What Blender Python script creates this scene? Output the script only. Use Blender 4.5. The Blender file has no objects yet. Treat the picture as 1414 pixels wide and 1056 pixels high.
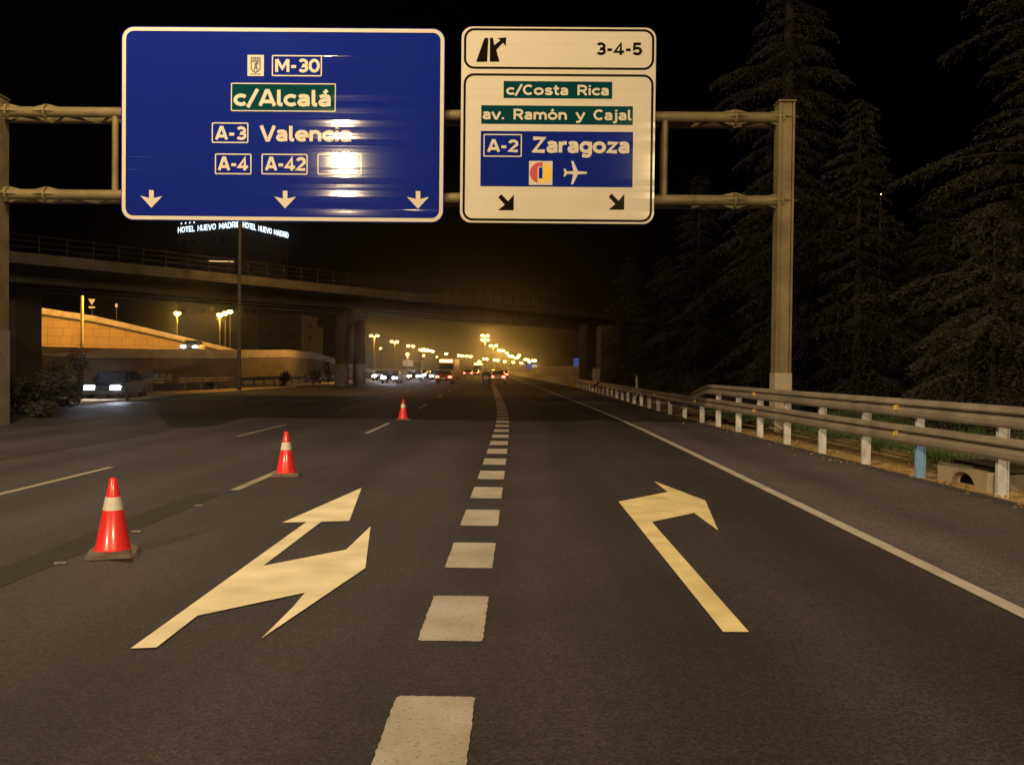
import bpy, math, random
from mathutils import Vector, Matrix
R = math.radians
PI = math.pi
col = bpy.context.scene.collection
scene = bpy.context.scene

# ------------------------------------------------------------------ camera
F_PX, CX, CY, H = 1183.0, 707.0, 528.0, 1.74          # focal length / centre in photo pixels, eye height
_fwd = Vector((718 - CX, -(509 - CY), -F_PX)).normalized()        # road direction seen by the camera
_up = Vector((1000, -10.5, 0)).cross(_fwd).normalized()
if _up.y < 0: _up = -_up
_right = _fwd.cross(_up).normalized()
ROT = Matrix((_right, _fwd, _up))                     # camera axes -> world axes
cam_data = bpy.data.cameras.new('camera'); cam = bpy.data.objects.new('camera', cam_data); col.objects.link(cam)
cam_data.sensor_width = 36; cam_data.lens = 36 * F_PX / 1414
cam_data.clip_start = 0.05; cam_data.clip_end = 6000
cam.matrix_world = Matrix.Translation((0, 0, H)) @ ROT.to_4x4()
scene.camera = cam

def ray(px, py): return ROT @ Vector((px - CX, CY - py, -F_PX))
def at(px, py, Y):
    d = ray(px, py); return Vector((0, 0, H)) + d * (Y / d.y)
def gnd(px, py, z=0.0):
    d = ray(px, py); return Vector((0, 0, H)) + d * ((z - H) / d.z)

# ------------------------------------------------------------------ night sky
w = bpy.data.worlds.new('World'); scene.world = w; w.use_nodes = True
nt = w.node_tree
sky = nt.nodes.new('ShaderNodeTexSky'); sky.sky_type = 'NISHITA'; sky.sun_disc = False
sky.sun_elevation = R(-6); sky.sun_rotation = R(200); sky.air_density = 1.0; sky.dust_density = 2.0
nt.links.new(sky.outputs[0], nt.nodes['Background'].inputs[0])
nt.nodes['Background'].inputs[1].default_value = 0.05
sun_d = bpy.data.lights.new('moon', 'SUN'); sun_d.energy = 0.012; sun_d.angle = R(0.5); sun_d.color = (1, .93, .82)
sun = bpy.data.objects.new('moon', sun_d); col.objects.link(sun); sun.rotation_euler = (R(50), 0, R(-25))
scene.view_settings.view_transform = 'Standard'; scene.view_settings.look = 'None'
scene.view_settings.exposure = 0.0; scene.view_settings.gamma = 1.0
scene.cycles.use_denoising = True
scene.cycles.max_bounces = 5; scene.cycles.diffuse_bounces = 2; scene.cycles.glossy_bounces = 3
scene.cycles.sample_clamp_indirect = 1.0
SODIUM = (1.0, .50, .10)
WARM = (1.0, .73, .39)

# ------------------------------------------------------------------ materials
def new_mat(name):
    m = bpy.data.materials.new(name); m.use_nodes = True
    return m, m.node_tree, m.node_tree.nodes['Principled BSDF']
def mat(name, c, rough=.6, metal=0.0, var=.25, scale=3.0, bump=0.0, bscale=40.0, c2=None, detail=6, coat=0.0):
    m, t, b = new_mat(name)
    tc = t.nodes.new('ShaderNodeTexCoord')
    n = t.nodes.new('ShaderNodeTexNoise'); n.inputs['Scale'].default_value = scale; n.inputs['Detail'].default_value = detail
    n.inputs['Roughness'].default_value = .65
    t.links.new(tc.outputs['Object'], n.inputs['Vector'])
    r = t.nodes.new('ShaderNodeValToRGB')
    a = c2 or tuple(x * (1 - var) for x in c); d = c if c2 else tuple(min(1, x * (1 + var)) for x in c)
    r.color_ramp.elements[0].position = .32; r.color_ramp.elements[1].position = .68
    r.color_ramp.elements[0].color = (*a, 1); r.color_ramp.elements[1].color = (*d, 1)
    t.links.new(n.outputs['Fac'], r.inputs['Fac']); t.links.new(r.outputs[0], b.inputs['Base Color'])
    b.inputs['Roughness'].default_value = rough; b.inputs['Metallic'].default_value = metal
    b.inputs['Coat Weight'].default_value = coat; b.inputs['Coat Roughness'].default_value = .15
    if bump:
        n2 = t.nodes.new('ShaderNodeTexNoise'); n2.inputs['Scale'].default_value = bscale; n2.inputs['Detail'].default_value = 5
        t.links.new(tc.outputs['Object'], n2.inputs['Vector'])
        bp = t.nodes.new('ShaderNodeBump'); bp.inputs['Strength'].default_value = bump; bp.inputs['Distance'].default_value = .02
        t.links.new(n2.outputs['Fac'], bp.inputs['Height']); t.links.new(bp.outputs[0], b.inputs['Normal'])
    return m
def emit(name, c, s):
    m, t, b = new_mat(name)
    b.inputs['Base Color'].default_value = (*[x * .5 for x in c], 1)
    b.inputs['Emission Color'].default_value = (*c, 1); b.inputs['Emission Strength'].default_value = s
    return m
def asphalt(name, c, lane_wear=True):
    m, t, b = new_mat(name)
    L = t.links.new
    tc = t.nodes.new('ShaderNodeTexCoord')
    def noise(scale, det, rough=.6, vec=None):
        n = t.nodes.new('ShaderNodeTexNoise'); n.inputs['Scale'].default_value = scale; n.inputs['Detail'].default_value = det
        n.inputs['Roughness'].default_value = rough; L(vec or tc.outputs['Object'], n.inputs['Vector']); return n.outputs['Fac']
    def mth(op, a, bb):
        n = t.nodes.new('ShaderNodeMath'); n.operation = op
        for i, v in enumerate((a, bb)):
            if isinstance(v, (int, float)): n.inputs[i].default_value = v
            else: L(v, n.inputs[i])
        return n.outputs[0]
    mp = t.nodes.new('ShaderNodeMapping'); mp.inputs['Scale'].default_value = (.8, .05, 1); L(tc.outputs['Object'], mp.inputs[0])
    grain = mth('ADD', mth('MULTIPLY', noise(95, 4, .75), .45), mth('MULTIPLY', noise(38, 3, .8), .55)); mid = noise(9, 5); big = noise(.35, 4); streak = noise(1.0, 4, .6, mp.outputs[0])
    v = t.nodes.new('ShaderNodeTexVoronoi'); v.inputs['Scale'].default_value = 70; L(tc.outputs['Object'], v.inputs['Vector'])
    sp = t.nodes.new('ShaderNodeMapRange'); sp.inputs['From Min'].default_value = 0; sp.inputs['From Max'].default_value = 1
    sp.inputs['To Min'].default_value = .65; sp.inputs['To Max'].default_value = 1.5
    sx = t.nodes.new('ShaderNodeSeparateColor'); L(v.outputs['Color'], sx.inputs[0]); L(sx.outputs[0], sp.inputs[0])
    f = mth('MULTIPLY', mth('ADD', mth('MULTIPLY', grain, 3.4), -.7), sp.outputs[0])
    f = mth('MULTIPLY', f, mth('ADD', mth('MULTIPLY', mid, .5), .75))
    f = mth('MULTIPLY', f, mth('ADD', mth('MULTIPLY', big, 1.1), .45))
    f = mth('MULTIPLY', f, mth('ADD', mth('MULTIPLY', streak, 1.3), .35))
    sxyz = t.nodes.new('ShaderNodeSeparateXYZ'); L(tc.outputs['Object'], sxyz.inputs[0])
    trk = mth('SINE', mth('ADD', mth('MULTIPLY', sxyz.outputs['X'], 2 * PI / 1.85), mth('MULTIPLY', big, 1.5)), 0)
    f = mth('MULTIPLY', f, mth('ADD', mth('MULTIPLY', trk, .13), 1.0))
    mx = t.nodes.new('ShaderNodeMix'); mx.data_type = 'RGBA'; mx.blend_type = 'MULTIPLY'; mx.inputs['Factor'].default_value = 1
    mx.inputs['A'].default_value = (*c, 1); cb = t.nodes.new('ShaderNodeCombineColor')
    for i in range(3): L(f, cb.inputs[i])
    L(cb.outputs[0], mx.inputs['B']); L(mx.outputs['Result'], b.inputs['Base Color'])
    b.inputs['Roughness'].default_value = .72; b.inputs['Specular IOR Level'].default_value = .3
    bp = t.nodes.new('ShaderNodeBump'); bp.inputs['Strength'].default_value = .55; bp.inputs['Distance'].default_value = .008
    L(mth('ADD', grain, mth('MULTIPLY', v.outputs['Distance'], .6)), bp.inputs['Height']); L(bp.outputs[0], b.inputs['Normal'])
    return m
def road_paint(name, c, wear=.45, rough=.55):
    """paint with worn spots where dark asphalt shows through"""
    m, t, b = new_mat(name); L = t.links.new
    tc = t.nodes.new('ShaderNodeTexCoord')
    n = t.nodes.new('ShaderNodeTexNoise'); n.inputs['Scale'].default_value = 45; n.inputs['Detail'].default_value = 8; n.inputs['Roughness'].default_value = .75
    L(tc.outputs['Object'], n.inputs['Vector'])
    n2 = t.nodes.new('ShaderNodeTexNoise'); n2.inputs['Scale'].default_value = 2.2; n2.inputs['Detail'].default_value = 6
    L(tc.outputs['Object'], n2.inputs['Vector'])
    r = t.nodes.new('ShaderNodeValToRGB'); r.color_ramp.elements[0].position = wear - .12; r.color_ramp.elements[1].position = wear
    r.color_ramp.elements[0].color = (*[x * .35 for x in c], 1); r.color_ramp.elements[1].color = (*c, 1)
    L(n.outputs['Fac'], r.inputs['Fac'])
    r2 = t.nodes.new('ShaderNodeValToRGB'); r2.color_ramp.elements[0].color = (.72, .70, .66, 1); r2.color_ramp.elements[1].color = (1, 1, 1, 1)
    r2.color_ramp.elements[0].position = .3; r2.color_ramp.elements[1].position = .65
    L(n2.outputs['Fac'], r2.inputs['Fac'])
    mx = t.nodes.new('ShaderNodeMix'); mx.data_type = 'RGBA'; mx.blend_type = 'MULTIPLY'; mx.inputs['Factor'].default_value = 1
    L(r.outputs[0], mx.inputs['A']); L(r2.outputs[0], mx.inputs['B']); L(mx.outputs['Result'], b.inputs['Base Color'])
    b.inputs['Roughness'].default_value = rough
    bp = t.nodes.new('ShaderNodeBump'); bp.inputs['Strength'].default_value = .4; bp.inputs['Distance'].default_value = .006
    L(n.outputs['Fac'], bp.inputs['Height']); L(bp.outputs[0], b.inputs['Normal'])
    return m
def sheeting(name, c, rough=.072):
    """glossy sign sheeting on horizontal extruded planks"""
    m, t, b = new_mat(name); L = t.links.new
    tc = t.nodes.new('ShaderNodeTexCoord')
    b.inputs['Roughness'].default_value = rough; b.inputs['Specular IOR Level'].default_value = .32
    n = t.nodes.new('ShaderNodeTexNoise'); n.inputs['Scale'].default_value = 1.2; n.inputs['Detail'].default_value = 5
    L(tc.outputs['Object'], n.inputs['Vector'])
    r = t.nodes.new('ShaderNodeValToRGB')
    r.color_ramp.elements[0].color = (*[x * .9 for x in c], 1); r.color_ramp.elements[1].color = (*[min(1, x * 1.06) for x in c], 1)
    L(n.outputs['Fac'], r.inputs['Fac']); L(r.outputs[0], b.inputs['Base Color'])
    # planks 0.175 m high, each tilted a little differently
    sx = t.nodes.new('ShaderNodeSeparateXYZ'); L(tc.outputs['Object'], sx.inputs[0])
    def mth(op, a, b=0.0):
        q = t.nodes.new('ShaderNodeMath'); q.operation = op
        for i, v in enumerate((a, b)):
            if isinstance(v, (int, float)): q.inputs[i].default_value = v
            else: L(v, q.inputs[i])
        return q.outputs[0]
    zz = mth('DIVIDE', sx.outputs['Z'], .175)
    wn = t.nodes.new('ShaderNodeTexWhiteNoise'); wn.noise_dimensions = '1D'; L(mth('FLOOR', zz), wn.inputs['W'])
    hgt = mth('MULTIPLY', mth('MULTIPLY', mth('SUBTRACT', mth('FRACT', zz), .5), mth('SUBTRACT', wn.outputs['Value'], .5)), .175 * .058)
    wv = t.nodes.new('ShaderNodeTexNoise'); wv.inputs['Scale'].default_value = 1.0; wv.inputs['Detail'].default_value = 3
    mp = t.nodes.new('ShaderNodeMapping'); mp.inputs['Scale'].default_value = (.12, .12, 9); L(tc.outputs['Object'], mp.inputs[0])
    L(mp.outputs[0], wv.inputs['Vector'])
    bp = t.nodes.new('ShaderNodeBump'); bp.inputs['Strength'].default_value = 1.0; bp.inputs['Distance'].default_value = 1.0
    L(mth('ADD', hgt, mth('MULTIPLY', wv.outputs['Fac'], .0018)), bp.inputs['Height']); L(bp.outputs[0], b.inputs['Normal'])
    return m

M = {}
M['asphalt'] = asphalt('asphalt', (.0365, .0318, .0375))
M['shoulder'] = asphalt('shoulder_asphalt', (.082, .073, .083))
M['dark_asphalt'] = asphalt('dark_asphalt', (.020, .018, .017))
M['shadow_asphalt'] = asphalt('shadow_dark_asphalt', (.007, .0063, .006))  # near-black tone for the shadow wedge on the left lanes
M['paint'] = road_paint('worn_white_paint', (.48, .445, .43), .46)
M['edge_paint'] = road_paint('edge_white_paint', (.58, .54, .53), .42)
M['faint_paint'] = road_paint('faded_white_paint', (.30, .28, .24), .52)
M['mid_paint'] = road_paint('dulled_white_paint', (.36, .32, .25), .48)
M['lit_paint'] = road_paint('fresh_yellow_paint_lit', (.92, .84, .62), .28)  # same paint as the right arrow; the paler lighting is put into the colour
M['fresh_paint'] = road_paint('fresh_yellow_paint', (.88, .76, .44), .30)
M['dirt'] = mat('dry_dirt', (.38, .25, .11), .95, var=.4, scale=2.5, bump=.7, bscale=30)
M['earth'] = mat('dark_earth', (.06, .05, .03), .95, var=.5, scale=.6, bump=.6, bscale=9)
M['grass'] = mat('grass_blade', (.07, .13, .035), .8, var=.5, scale=1.2)
M['leaf'] = mat('shrub_leaf', (.024, .020, .012), .8, var=.6, scale=2.0)
M['needle'] = mat('cedar_needle', (.0165, .0145, .0068), .85, var=.55, scale=.9)
M['bark'] = mat('bark', (.018, .014, .009), .95, var=.4, scale=5, bump=.6)
M['galv'] = mat('weathered_galvanised_steel', (.205, .160, .083), .62, .15, var=.35, scale=1.6, bump=.15, bscale=60, detail=9)
M['rail_steel'] = mat('dull_rail_steel', (.29, .245, .195), .55, .1, var=.3, scale=1.3, bump=.1, bscale=80, detail=9)
M['post_white'] = mat('white_rail_post', (.62, .64, .70), .5, .05, var=.25, scale=4)
M['post_blue'] = mat('blue_rail_post', (.20, .38, .75), .5, var=.2, scale=4)  # one post has its lower part coloured blue
M['reflector'] = mat('amber_reflector', (.95, .62, .18), .2, var=.1)
M['conc'] = mat('grey_concrete', (.22, .19, .15), .9, var=.35, scale=1.2, bump=.3, bscale=14, detail=9)
M['conc_dark'] = mat('dark_concrete', (.05, .042, .032), .92, var=.4, scale=.9, bump=.25, bscale=12, detail=9)  # much darker concrete for bridge underside, piers and drain cover
M['conc_pale'] = mat('pale_concrete', (.40, .34, .26), .9, var=.25, scale=1.5, bump=.2, bscale=18)
M['white'] = sheeting('white_sheeting', (.74, .68, .59))
M['blue'] = sheeting('blue_sheeting', (.008, .021, .27))
M['green'] = sheeting('green_sheeting', (.003, .052, .066))
M['black'] = mat('black_sheeting', (.010, .008, .006), .2, var=.1); M['black'].node_tree.nodes['Principled BSDF'].inputs['Specular IOR Level'].default_value = .02
M['crest_grey'] = mat('crest_print', (.06, .055, .05), .5, var=.15)
M['red_print'] = mat('red_print', (.55, .02, .03), .4, var=.08)
M['yellow_print'] = mat('yellow_print', (.85, .55, .02), .4, var=.08)
M['alu'] = mat('raw_aluminium', (.35, .34, .32), .5, .5, var=.15)
M['cone'] = mat('fluorescent_cone_plastic', (.96, .040, .042), .36, var=.12, scale=14, coat=.5)
M['cone_band'] = mat('reflective_cone_band', (.80, .76, .70), .3, var=.15, scale=9)
M['rubber'] = mat('dusty_rubber', (.13, .10, .085), .85, var=.35, scale=12, bump=.3)
M['tyre'] = mat('tyre_rubber', (.02, .02, .02), .8, var=.2)
M['glass'] = mat('dark_car_glass', (.01, .012, .015), .08, var=.1)
M['car_black'] = mat('black_car_paint', (.008, .008, .010), .45, .0, var=.1)
M['car_black'].node_tree.nodes['Principled BSDF'].inputs['Specular IOR Level'].default_value = .08
M['car_red'] = mat('red_car_paint', (.22, .02, .02), .3, .1, var=.1, coat=.8)
M['car_white'] = mat('white_car_paint', (.6, .58, .55), .35, var=.1, coat=.8)
M['car_grey'] = mat('grey_car_paint', (.10, .10, .11), .3, .3, var=.1, coat=.8)
M['bus_paint'] = mat('bus_paint', (.10, .09, .08), .4, var=.1, coat=.4)
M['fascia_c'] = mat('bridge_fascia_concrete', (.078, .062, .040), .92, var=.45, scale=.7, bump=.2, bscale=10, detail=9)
M['wall_plain'] = mat('stained_wall', (.17, .13, .085), .93, var=.4, scale=.35, bump=.2, bscale=5, detail=9)
M['pole_lit'] = mat('lit_yellow_pole', (.75, .60, .25), .5, var=.1)  # lamplight on the pole is put into its bright colour
M['pole_grey'] = mat('dull_pole', (.10, .085, .06), .6, .2, var=.2)
M['facade'] = mat('night_facade', (.02, .018, .017), .9, var=.2, scale=.3)
M['facade_glass'] = mat('dark_window', (.015, .018, .025), .15, var=.2)
M['cabinet'] = mat('pale_cabinet', (.42, .42, .44), .5, var=.15)
M['marker_green'] = mat('dark_green_plastic', (.01, .05, .03), .4, var=.1)
M['graffiti'] = mat('spray_paint', (.42, .38, .34), .7, var=.3)
M['rust'] = mat('barrier_yellow', (.45, .27, .08), .8, var=.3)
M['head_em'] = emit('headlight_glow', (.80, .86, 1.0), 130)
M['tail_em'] = emit('taillight_glow', (1, .06, .04), 30)
M['lamp_em'] = emit('sodium_bulb', (1, .62, .17), 150)
M['lamp_far'] = emit('sodium_bulb_distant', (1, .54, .09), 60)
M['near_lamp_em'] = emit('road_lamp_bulb', WARM, 100)
M['hotel_em'] = emit('white_neon', (.72, .88, 1.0), 2.2)
M['window_em'] = emit('lit_window', (1, .66, .28), 1.2)
M['amber_em'] = emit('amber_display', (1, .62, .15), 7)
M['bluesign_em'] = emit('glowing_blue_panel', (.10, .22, .75), .22)  # far sign panels are given a weak glow of their own
M['whitesign_em'] = emit('glowing_white_panel', (.8, .75, .6), .5)

# stone wall: courses of irregular blocks with dark joints
def stone_mat():
    m, t, b = new_mat('stone_blocks'); L = t.links.new
    tc = t.nodes.new('ShaderNodeTexCoord'); mp = t.nodes.new('ShaderNodeMapping')
    mp.inputs['Rotation'].default_value = (R(90), 0, 0); L(tc.outputs['Object'], mp.inputs[0])
    nz = t.nodes.new('ShaderNodeTexNoise'); nz.inputs['Scale'].default_value = .5; L(tc.outputs['Object'], nz.inputs['Vector'])
    ad = t.nodes.new('ShaderNodeMix'); ad.data_type = 'VECTOR'; ad.inputs['Factor'].default_value = .08
    L(mp.outputs[0], ad.inputs['A']); L(nz.outputs['Color'], ad.inputs['B'])
    br = t.nodes.new('ShaderNodeTexBrick'); br.inputs['Scale'].default_value = 1
    br.inputs['Brick Width'].default_value = 1.35; br.inputs['Row Height'].default_value = .85; br.inputs['Mortar Size'].default_value = .045
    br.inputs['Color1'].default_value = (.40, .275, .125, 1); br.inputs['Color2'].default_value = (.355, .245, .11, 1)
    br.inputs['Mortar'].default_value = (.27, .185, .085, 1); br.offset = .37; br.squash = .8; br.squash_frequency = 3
    L(ad.outputs['Result'], br.inputs['Vector'])
    n = t.nodes.new('ShaderNodeTexNoise'); n.inputs['Scale'].default_value = .6; n.inputs['Detail'].default_value = 8
    L(tc.outputs['Object'], n.inputs['Vector'])
    r = t.nodes.new('ShaderNodeValToRGB'); r.color_ramp.elements[0].color = (.65, .65, .65, 1); r.color_ramp.elements[1].color = (1.15, 1.15, 1.15, 1)
    L(n.outputs['Fac'], r.inputs['Fac'])
    mx = t.nodes.new('ShaderNodeMix'); mx.data_type = 'RGBA'; mx.blend_type = 'MULTIPLY'; mx.inputs['Factor'].default_value = 1
    L(br.outputs['Color'], mx.inputs['A']); L(r.outputs[0], mx.inputs['B']); L(mx.outputs['Result'], b.inputs['Base Color'])
    b.inputs['Roughness'].default_value = .9
    return m
M['stone'] = stone_mat()

# ------------------------------------------------------------------ building helpers
def wloc(o):
    v = Vector((0, 0, 0))
    while o is not None: v += o.location; o = o.parent
    return v
class MB:
    """collects faces in world coordinates and links them as one mesh object"""
    def __init__(s): s.v = []; s.f = []
    def face(s, pts):
        n = len(s.v); s.v += [tuple(p) for p in pts]; s.f.append(tuple(range(n, n + len(pts)))); return s
    def box(s, c, d, rz=0.0):
        ca, sa = math.cos(rz), math.sin(rz); n = len(s.v)
        for z in (-1, 1):
            for x, y in ((-1, -1), (1, -1), (1, 1), (-1, 1)):
                X, Y = x * d[0] / 2, y * d[1] / 2
                s.v.append((c[0] + X * ca - Y * sa, c[1] + X * sa + Y * ca, c[2] + z * d[2] / 2))
        for q in ((0, 3, 2, 1), (4, 5, 6, 7), (0, 1, 5, 4), (1, 2, 6, 5), (2, 3, 7, 6), (3, 0, 4, 7)):
            s.f.append(tuple(n + i for i in q))
        return s
    def prism(s, lower, upper):
        """closed solid between two loops with the same number of points (lower counter-clockwise from above)"""
        n = len(s.v); k = len(lower); s.v += [tuple(p) for p in lower] + [tuple(p) for p in upper]
        s.f.append(tuple(n + i for i in reversed(range(k)))); s.f.append(tuple(n + k + i for i in range(k)))
        for i in range(k):
            j = (i + 1) % k; s.f.append((n + i, n + j, n + k + j, n + k + i))
        return s
    def tube(s, pts, r, n=8, cap=True):
        pts = [Vector(p) for p in pts]; rs = r if isinstance(r, (list, tuple)) else [r] * len(pts)
        base = len(s.v); K = len(pts); ref = None
        for i, p in enumerate(pts):
            t = (pts[min(i + 1, K - 1)] - pts[max(i - 1, 0)]).normalized()
            if ref is None or abs(ref.dot(t)) > .95: ref = Vector((0, 0, 1)) if abs(t.z) < .9 else Vector((1, 0, 0))
            a = t.cross(ref).normalized(); b = t.cross(a)
            for j in range(n):
                an = 2 * PI * j / n; s.v.append(tuple(p + (a * math.cos(an) + b * math.sin(an)) * rs[i]))
        for i in range(K - 1):
            for j in range(n):
                k = (j + 1) % n
                s.f.append((base + i * n + j, base + i * n + k, base + (i + 1) * n + k, base + (i + 1) * n + j))
        if cap:
            s.f.append(tuple(base + j for j in reversed(range(n)))); s.f.append(tuple(base + (K - 1) * n + j for j in range(n)))
        return s
    def lathe(s, c, prof, n=24):
        base = len(s.v); K = len(prof)
        for r, z in prof:
            for j in range(n):
                an = 2 * PI * j / n; s.v.append((c[0] + r * math.cos(an), c[1] + r * math.sin(an), c[2] + z))
        for i in range(K - 1):
            for j in range(n):
                k = (j + 1) % n; s.f.append((base + i * n + j, base + i * n + k, base + (i + 1) * n + k, base + (i + 1) * n + j))
        s.f.append(tuple(base + j for j in reversed(range(n)))); s.f.append(tuple(base + (K - 1) * n + j for j in range(n)))
        return s
    def sweep(s, path, prof):
        """profile (offset to the side, height) swept along a ground path of points (x, y, z)"""
        base = len(s.v); K = len(path); n = len(prof); P = [Vector(p) for p in path]
        for i, p in enumerate(P):
            t = (P[min(i + 1, K - 1)] - P[max(i - 1, 0)]); t.z = 0; t.normalize(); side = Vector((t.y, -t.x, 0))
            for o, z in prof: s.v.append(tuple(p + side * o + Vector((0, 0, z))))
        for i in range(K - 1):
            for j in range(n):
                k = (j + 1) % n; s.f.append((base + i * n + j, base + (i + 1) * n + j, base + (i + 1) * n + k, base + i * n + k))
        s.f.append(tuple(base + j for j in range(n))); s.f.append(tuple(base + (K - 1) * n + j for j in reversed(range(n))))
        return s
    def build(s, name, m, parent=None, origin=None, smooth=False):
        off = wloc(parent) if parent is not None else Vector(origin or (0, 0, 0))
        me = bpy.data.meshes.new(name)
        me.from_pydata([(x - off.x, y - off.y, z - off.z) for x, y, z in s.v], [], s.f)
        me.materials.append(m); me.validate(); me.update()
        if smooth:
            for p in me.polygons: p.use_smooth = True
            try: me.set_sharp_from_angle(angle=R(40))
            except Exception: pass
        o = bpy.data.objects.new(name, me); col.objects.link(o)
        if parent is not None: o.parent = parent
        else: o.location = off
        return o
def tag(o, label=None, cat=None, group=None, kind=None):
    for k, v in (('label', label), ('category', cat), ('group', group), ('kind', kind)):
        if v: o[k] = v
    return o
def thing(name, loc, label, cat, group=None, rz=0.0):
    o = bpy.data.objects.new(name, None); col.objects.link(o); o.location = loc; o.rotation_euler.z = rz
    o.empty_display_size = .2
    return tag(o, label, cat, group)
def struct(o, label=None, cat=None): return tag(o, label, cat, None, 'structure')
def kids(o): return [c for c in scene.objects if c.parent == o]  # parts
def copy_tree(o, parent=None):
    c = o.copy(); col.objects.link(c)
    if parent is not None: c.parent = parent
    for ch in list(kids(o)): copy_tree(ch, c)
    return c

# ------------------------------------------------------------------ ground, roads, markings
def off(Y): return -0.040 * ((math.sqrt((Y - 30) ** 2 + 100) + (Y - 30)) / 2 - (math.sqrt(30 ** 2 + 100) - 30) / 2)
YS = [-60, -30, -10, 0, 5, 10, 15, 20, 25, 30, 35, 40, 45, 50, 55, 60, 70, 80, 90, 100, 120, 150, 200, 260, 340, 450, 600, 730]
def strip(xl, xr, z, ys=None):
    m = MB(); ys = ys or YS; n = len(ys)
    fl = xl if callable(xl) else (lambda y: xl + off(y)); fr = xr if callable(xr) else (lambda y: xr + off(y))
    for i, y in enumerate(ys):
        m.v.append((fl(y), y, z)); m.v.append((fr(y), y, z))
    m.f = [(2 * i, 2 * i + 1, 2 * i + 3, 2 * i + 2) for i in range(n - 1)]
    return m
def lin(tab):
    def f(y):
        if y <= tab[0][0]: return tab[0][1]
        for (a, b), (c, d) in zip(tab, tab[1:]):
            if y <= c: return b + (d - b) * (y - a) / (c - a)
        return tab[-1][1] + (tab[-1][1] - tab[-2][1]) / (tab[-1][0] - tab[-2][0]) * (y - tab[-1][0])
    return f
rail_x = lin([(-60, 7.3), (9, 6.95), (12.3, 6.85), (18, 6.55), (25, 6.32), (36, 5.95), (50, 5.95), (70, 5.75), (85, 5.5), (100, 4.7)])
edge_right = lambda y: rail_x(y) - .12 if y < 100 else 4.6 + off(y) - off(100)
median_x = lin([(-60, -17.0), (20, -17.6), (35, -18.6), (50, -19.0), (65, -18.2), (80, -17.6), (100, -18.0), (200, -22.5), (400, -32)])

struct(MB().face([(-540, -140, -.06), (540, -140, -.06), (540, 740, -.06), (-540, 740, -.06)]).build('ground', M['earth']))
road = struct(strip(median_x, edge_right, 0.0).build('road', M['asphalt']), 'dark asphalt motorway carriageway with painted arrows and dashed lines', 'road')
strip(lambda y: 3.72 + off(y), lambda y: edge_right(y) - .004, .004).build('shoulder', M['shoulder'], road)
strip(lambda y: 3.60 + off(y), lambda y: 3.75 + off(y), .009, [y for y in YS if y < 340]).build('edge_line', M['edge_paint'], road)
struct(strip(lambda y: median_x(y) - 40, lambda y: median_x(y) - 2.4, -.012).build('opposite_road', M['asphalt']), 'dark opposite carriageway beyond the kerbed median', 'road')
# dashed wide exit line: keep to 100 parts
y = 1.42; n_dash = 0
while y < 88:
    c = lambda t: -.42 + off(t)
    jr = random.Random(int(y * 100)); wd = .208; y1 = y + 1.08; rr = .022 if y < 30 else .0; nn = 26 if y < 14 else (5 if y < 40 else 1)
    jt = .0045 if y < 40 else .0
    J = lambda: jr.uniform(-jt, jt)
    pts = []
    for k in range(nn + 1): f = k / nn; pts.append((c(y) - wd + rr + (2 * wd - 2 * rr) * f, y + J()))
    for k in range(nn + 1): f = k / nn; yy = y + rr + (1.08 - 2 * rr) * f; pts.append((c(yy) + wd + J(), yy))
    for k in range(nn + 1): f = k / nn; pts.append((c(y1) + wd - rr - (2 * wd - 2 * rr) * f, y1 + J()))
    for k in range(nn + 1): f = k / nn; yy = y1 - rr - (1.08 - 2 * rr) * f; pts.append((c(yy) - wd + J(), yy))
    m = MB(); m.face([(a, b, .006) for a, b in pts])
    m.build('lane_dash', M['paint'], road); n_dash += 1
    y += 2.0 if y < 40 else 2.0
strip(lambda y: -.63 + off(y), lambda y: -.23 + off(y), .006, [88.5, 92, 96, 100]).build('gore_line', M['paint'], road)
# thin lane lines on the left
def dash_line(X, starts, length, wd, m_, z=.006):
    for s0 in starts:
        ys = [s0, s0 + length / 2, s0 + length]
        strip(lambda y: X - wd / 2 + off(y), lambda y: X + wd / 2 + off(y), z, ys).build('lane_line', m_, road)
dash_line(-3.95, [-6.0], 3.5, .12, M['faint_paint'])
dash_line(-3.95, [11.9], 3.1, .13, M['mid_paint'])
dash_line(-3.95, [22.4, 36.5, 50, 64, 78], 4.2, .12, M['paint'])
dash_line(-6.87, [9.2], 5.2, .12, M['mid_paint'])
dash_line(-6.87, [21.0, 34, 47, 60, 74, 88], 4.5, .11, M['faint_paint'])
strip(lambda y: median_x(y) + 1.1, lambda y: median_x(y) + 1.22, .006, YS[:20]).build('edge_line', M['faint_paint'], road)
strip(lambda y: -4.40, lambda y: -4.02, .0035, [-10, 0, 5, 9, 11.6]).build('bitumen_strip', M['dark_asphalt'], road)
def tri_poly(pts):
    from mathutils.geometry import tessellate_polygon
    P = [gnd(a, b, .010) for a, b in pts]
    mb = MB(); mb.v = [tuple(p) for p in P]
    for t in tessellate_polygon([P]):
        a, b, c = (P[i] for i in t)
        mb.f.append(tuple(t) if (b - a).cross(c - a).z > 0 else tuple(reversed(t)))
    return mb
pt = tri_poly([(235, 590), (292, 588.5), (338, 576), (348, 551), (203, 553)]); pt.v = [(a, b, .0028) for a, b, c in pt.v]; pt.build('shadow_patch', M['shadow_asphalt'], road)['label'] = 'nearly black painted-in sign shadow on the left lanes'  # sign shadow on the lanes, laid down as a near-black polygon
strip(lambda y: -9.4, lambda y: -9.25, .0032, [-10, 0, 10, 20, 22]).build('bitumen_strip', M['dark_asphalt'], road)
for px, py in ((84, 779), (188, 735), (274, 699)):
    g = gnd(px, py); MB().box((g.x, g.y, .012), (.10, .04, .012), .1).build('road_stud', M['faint_paint'], road)
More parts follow.
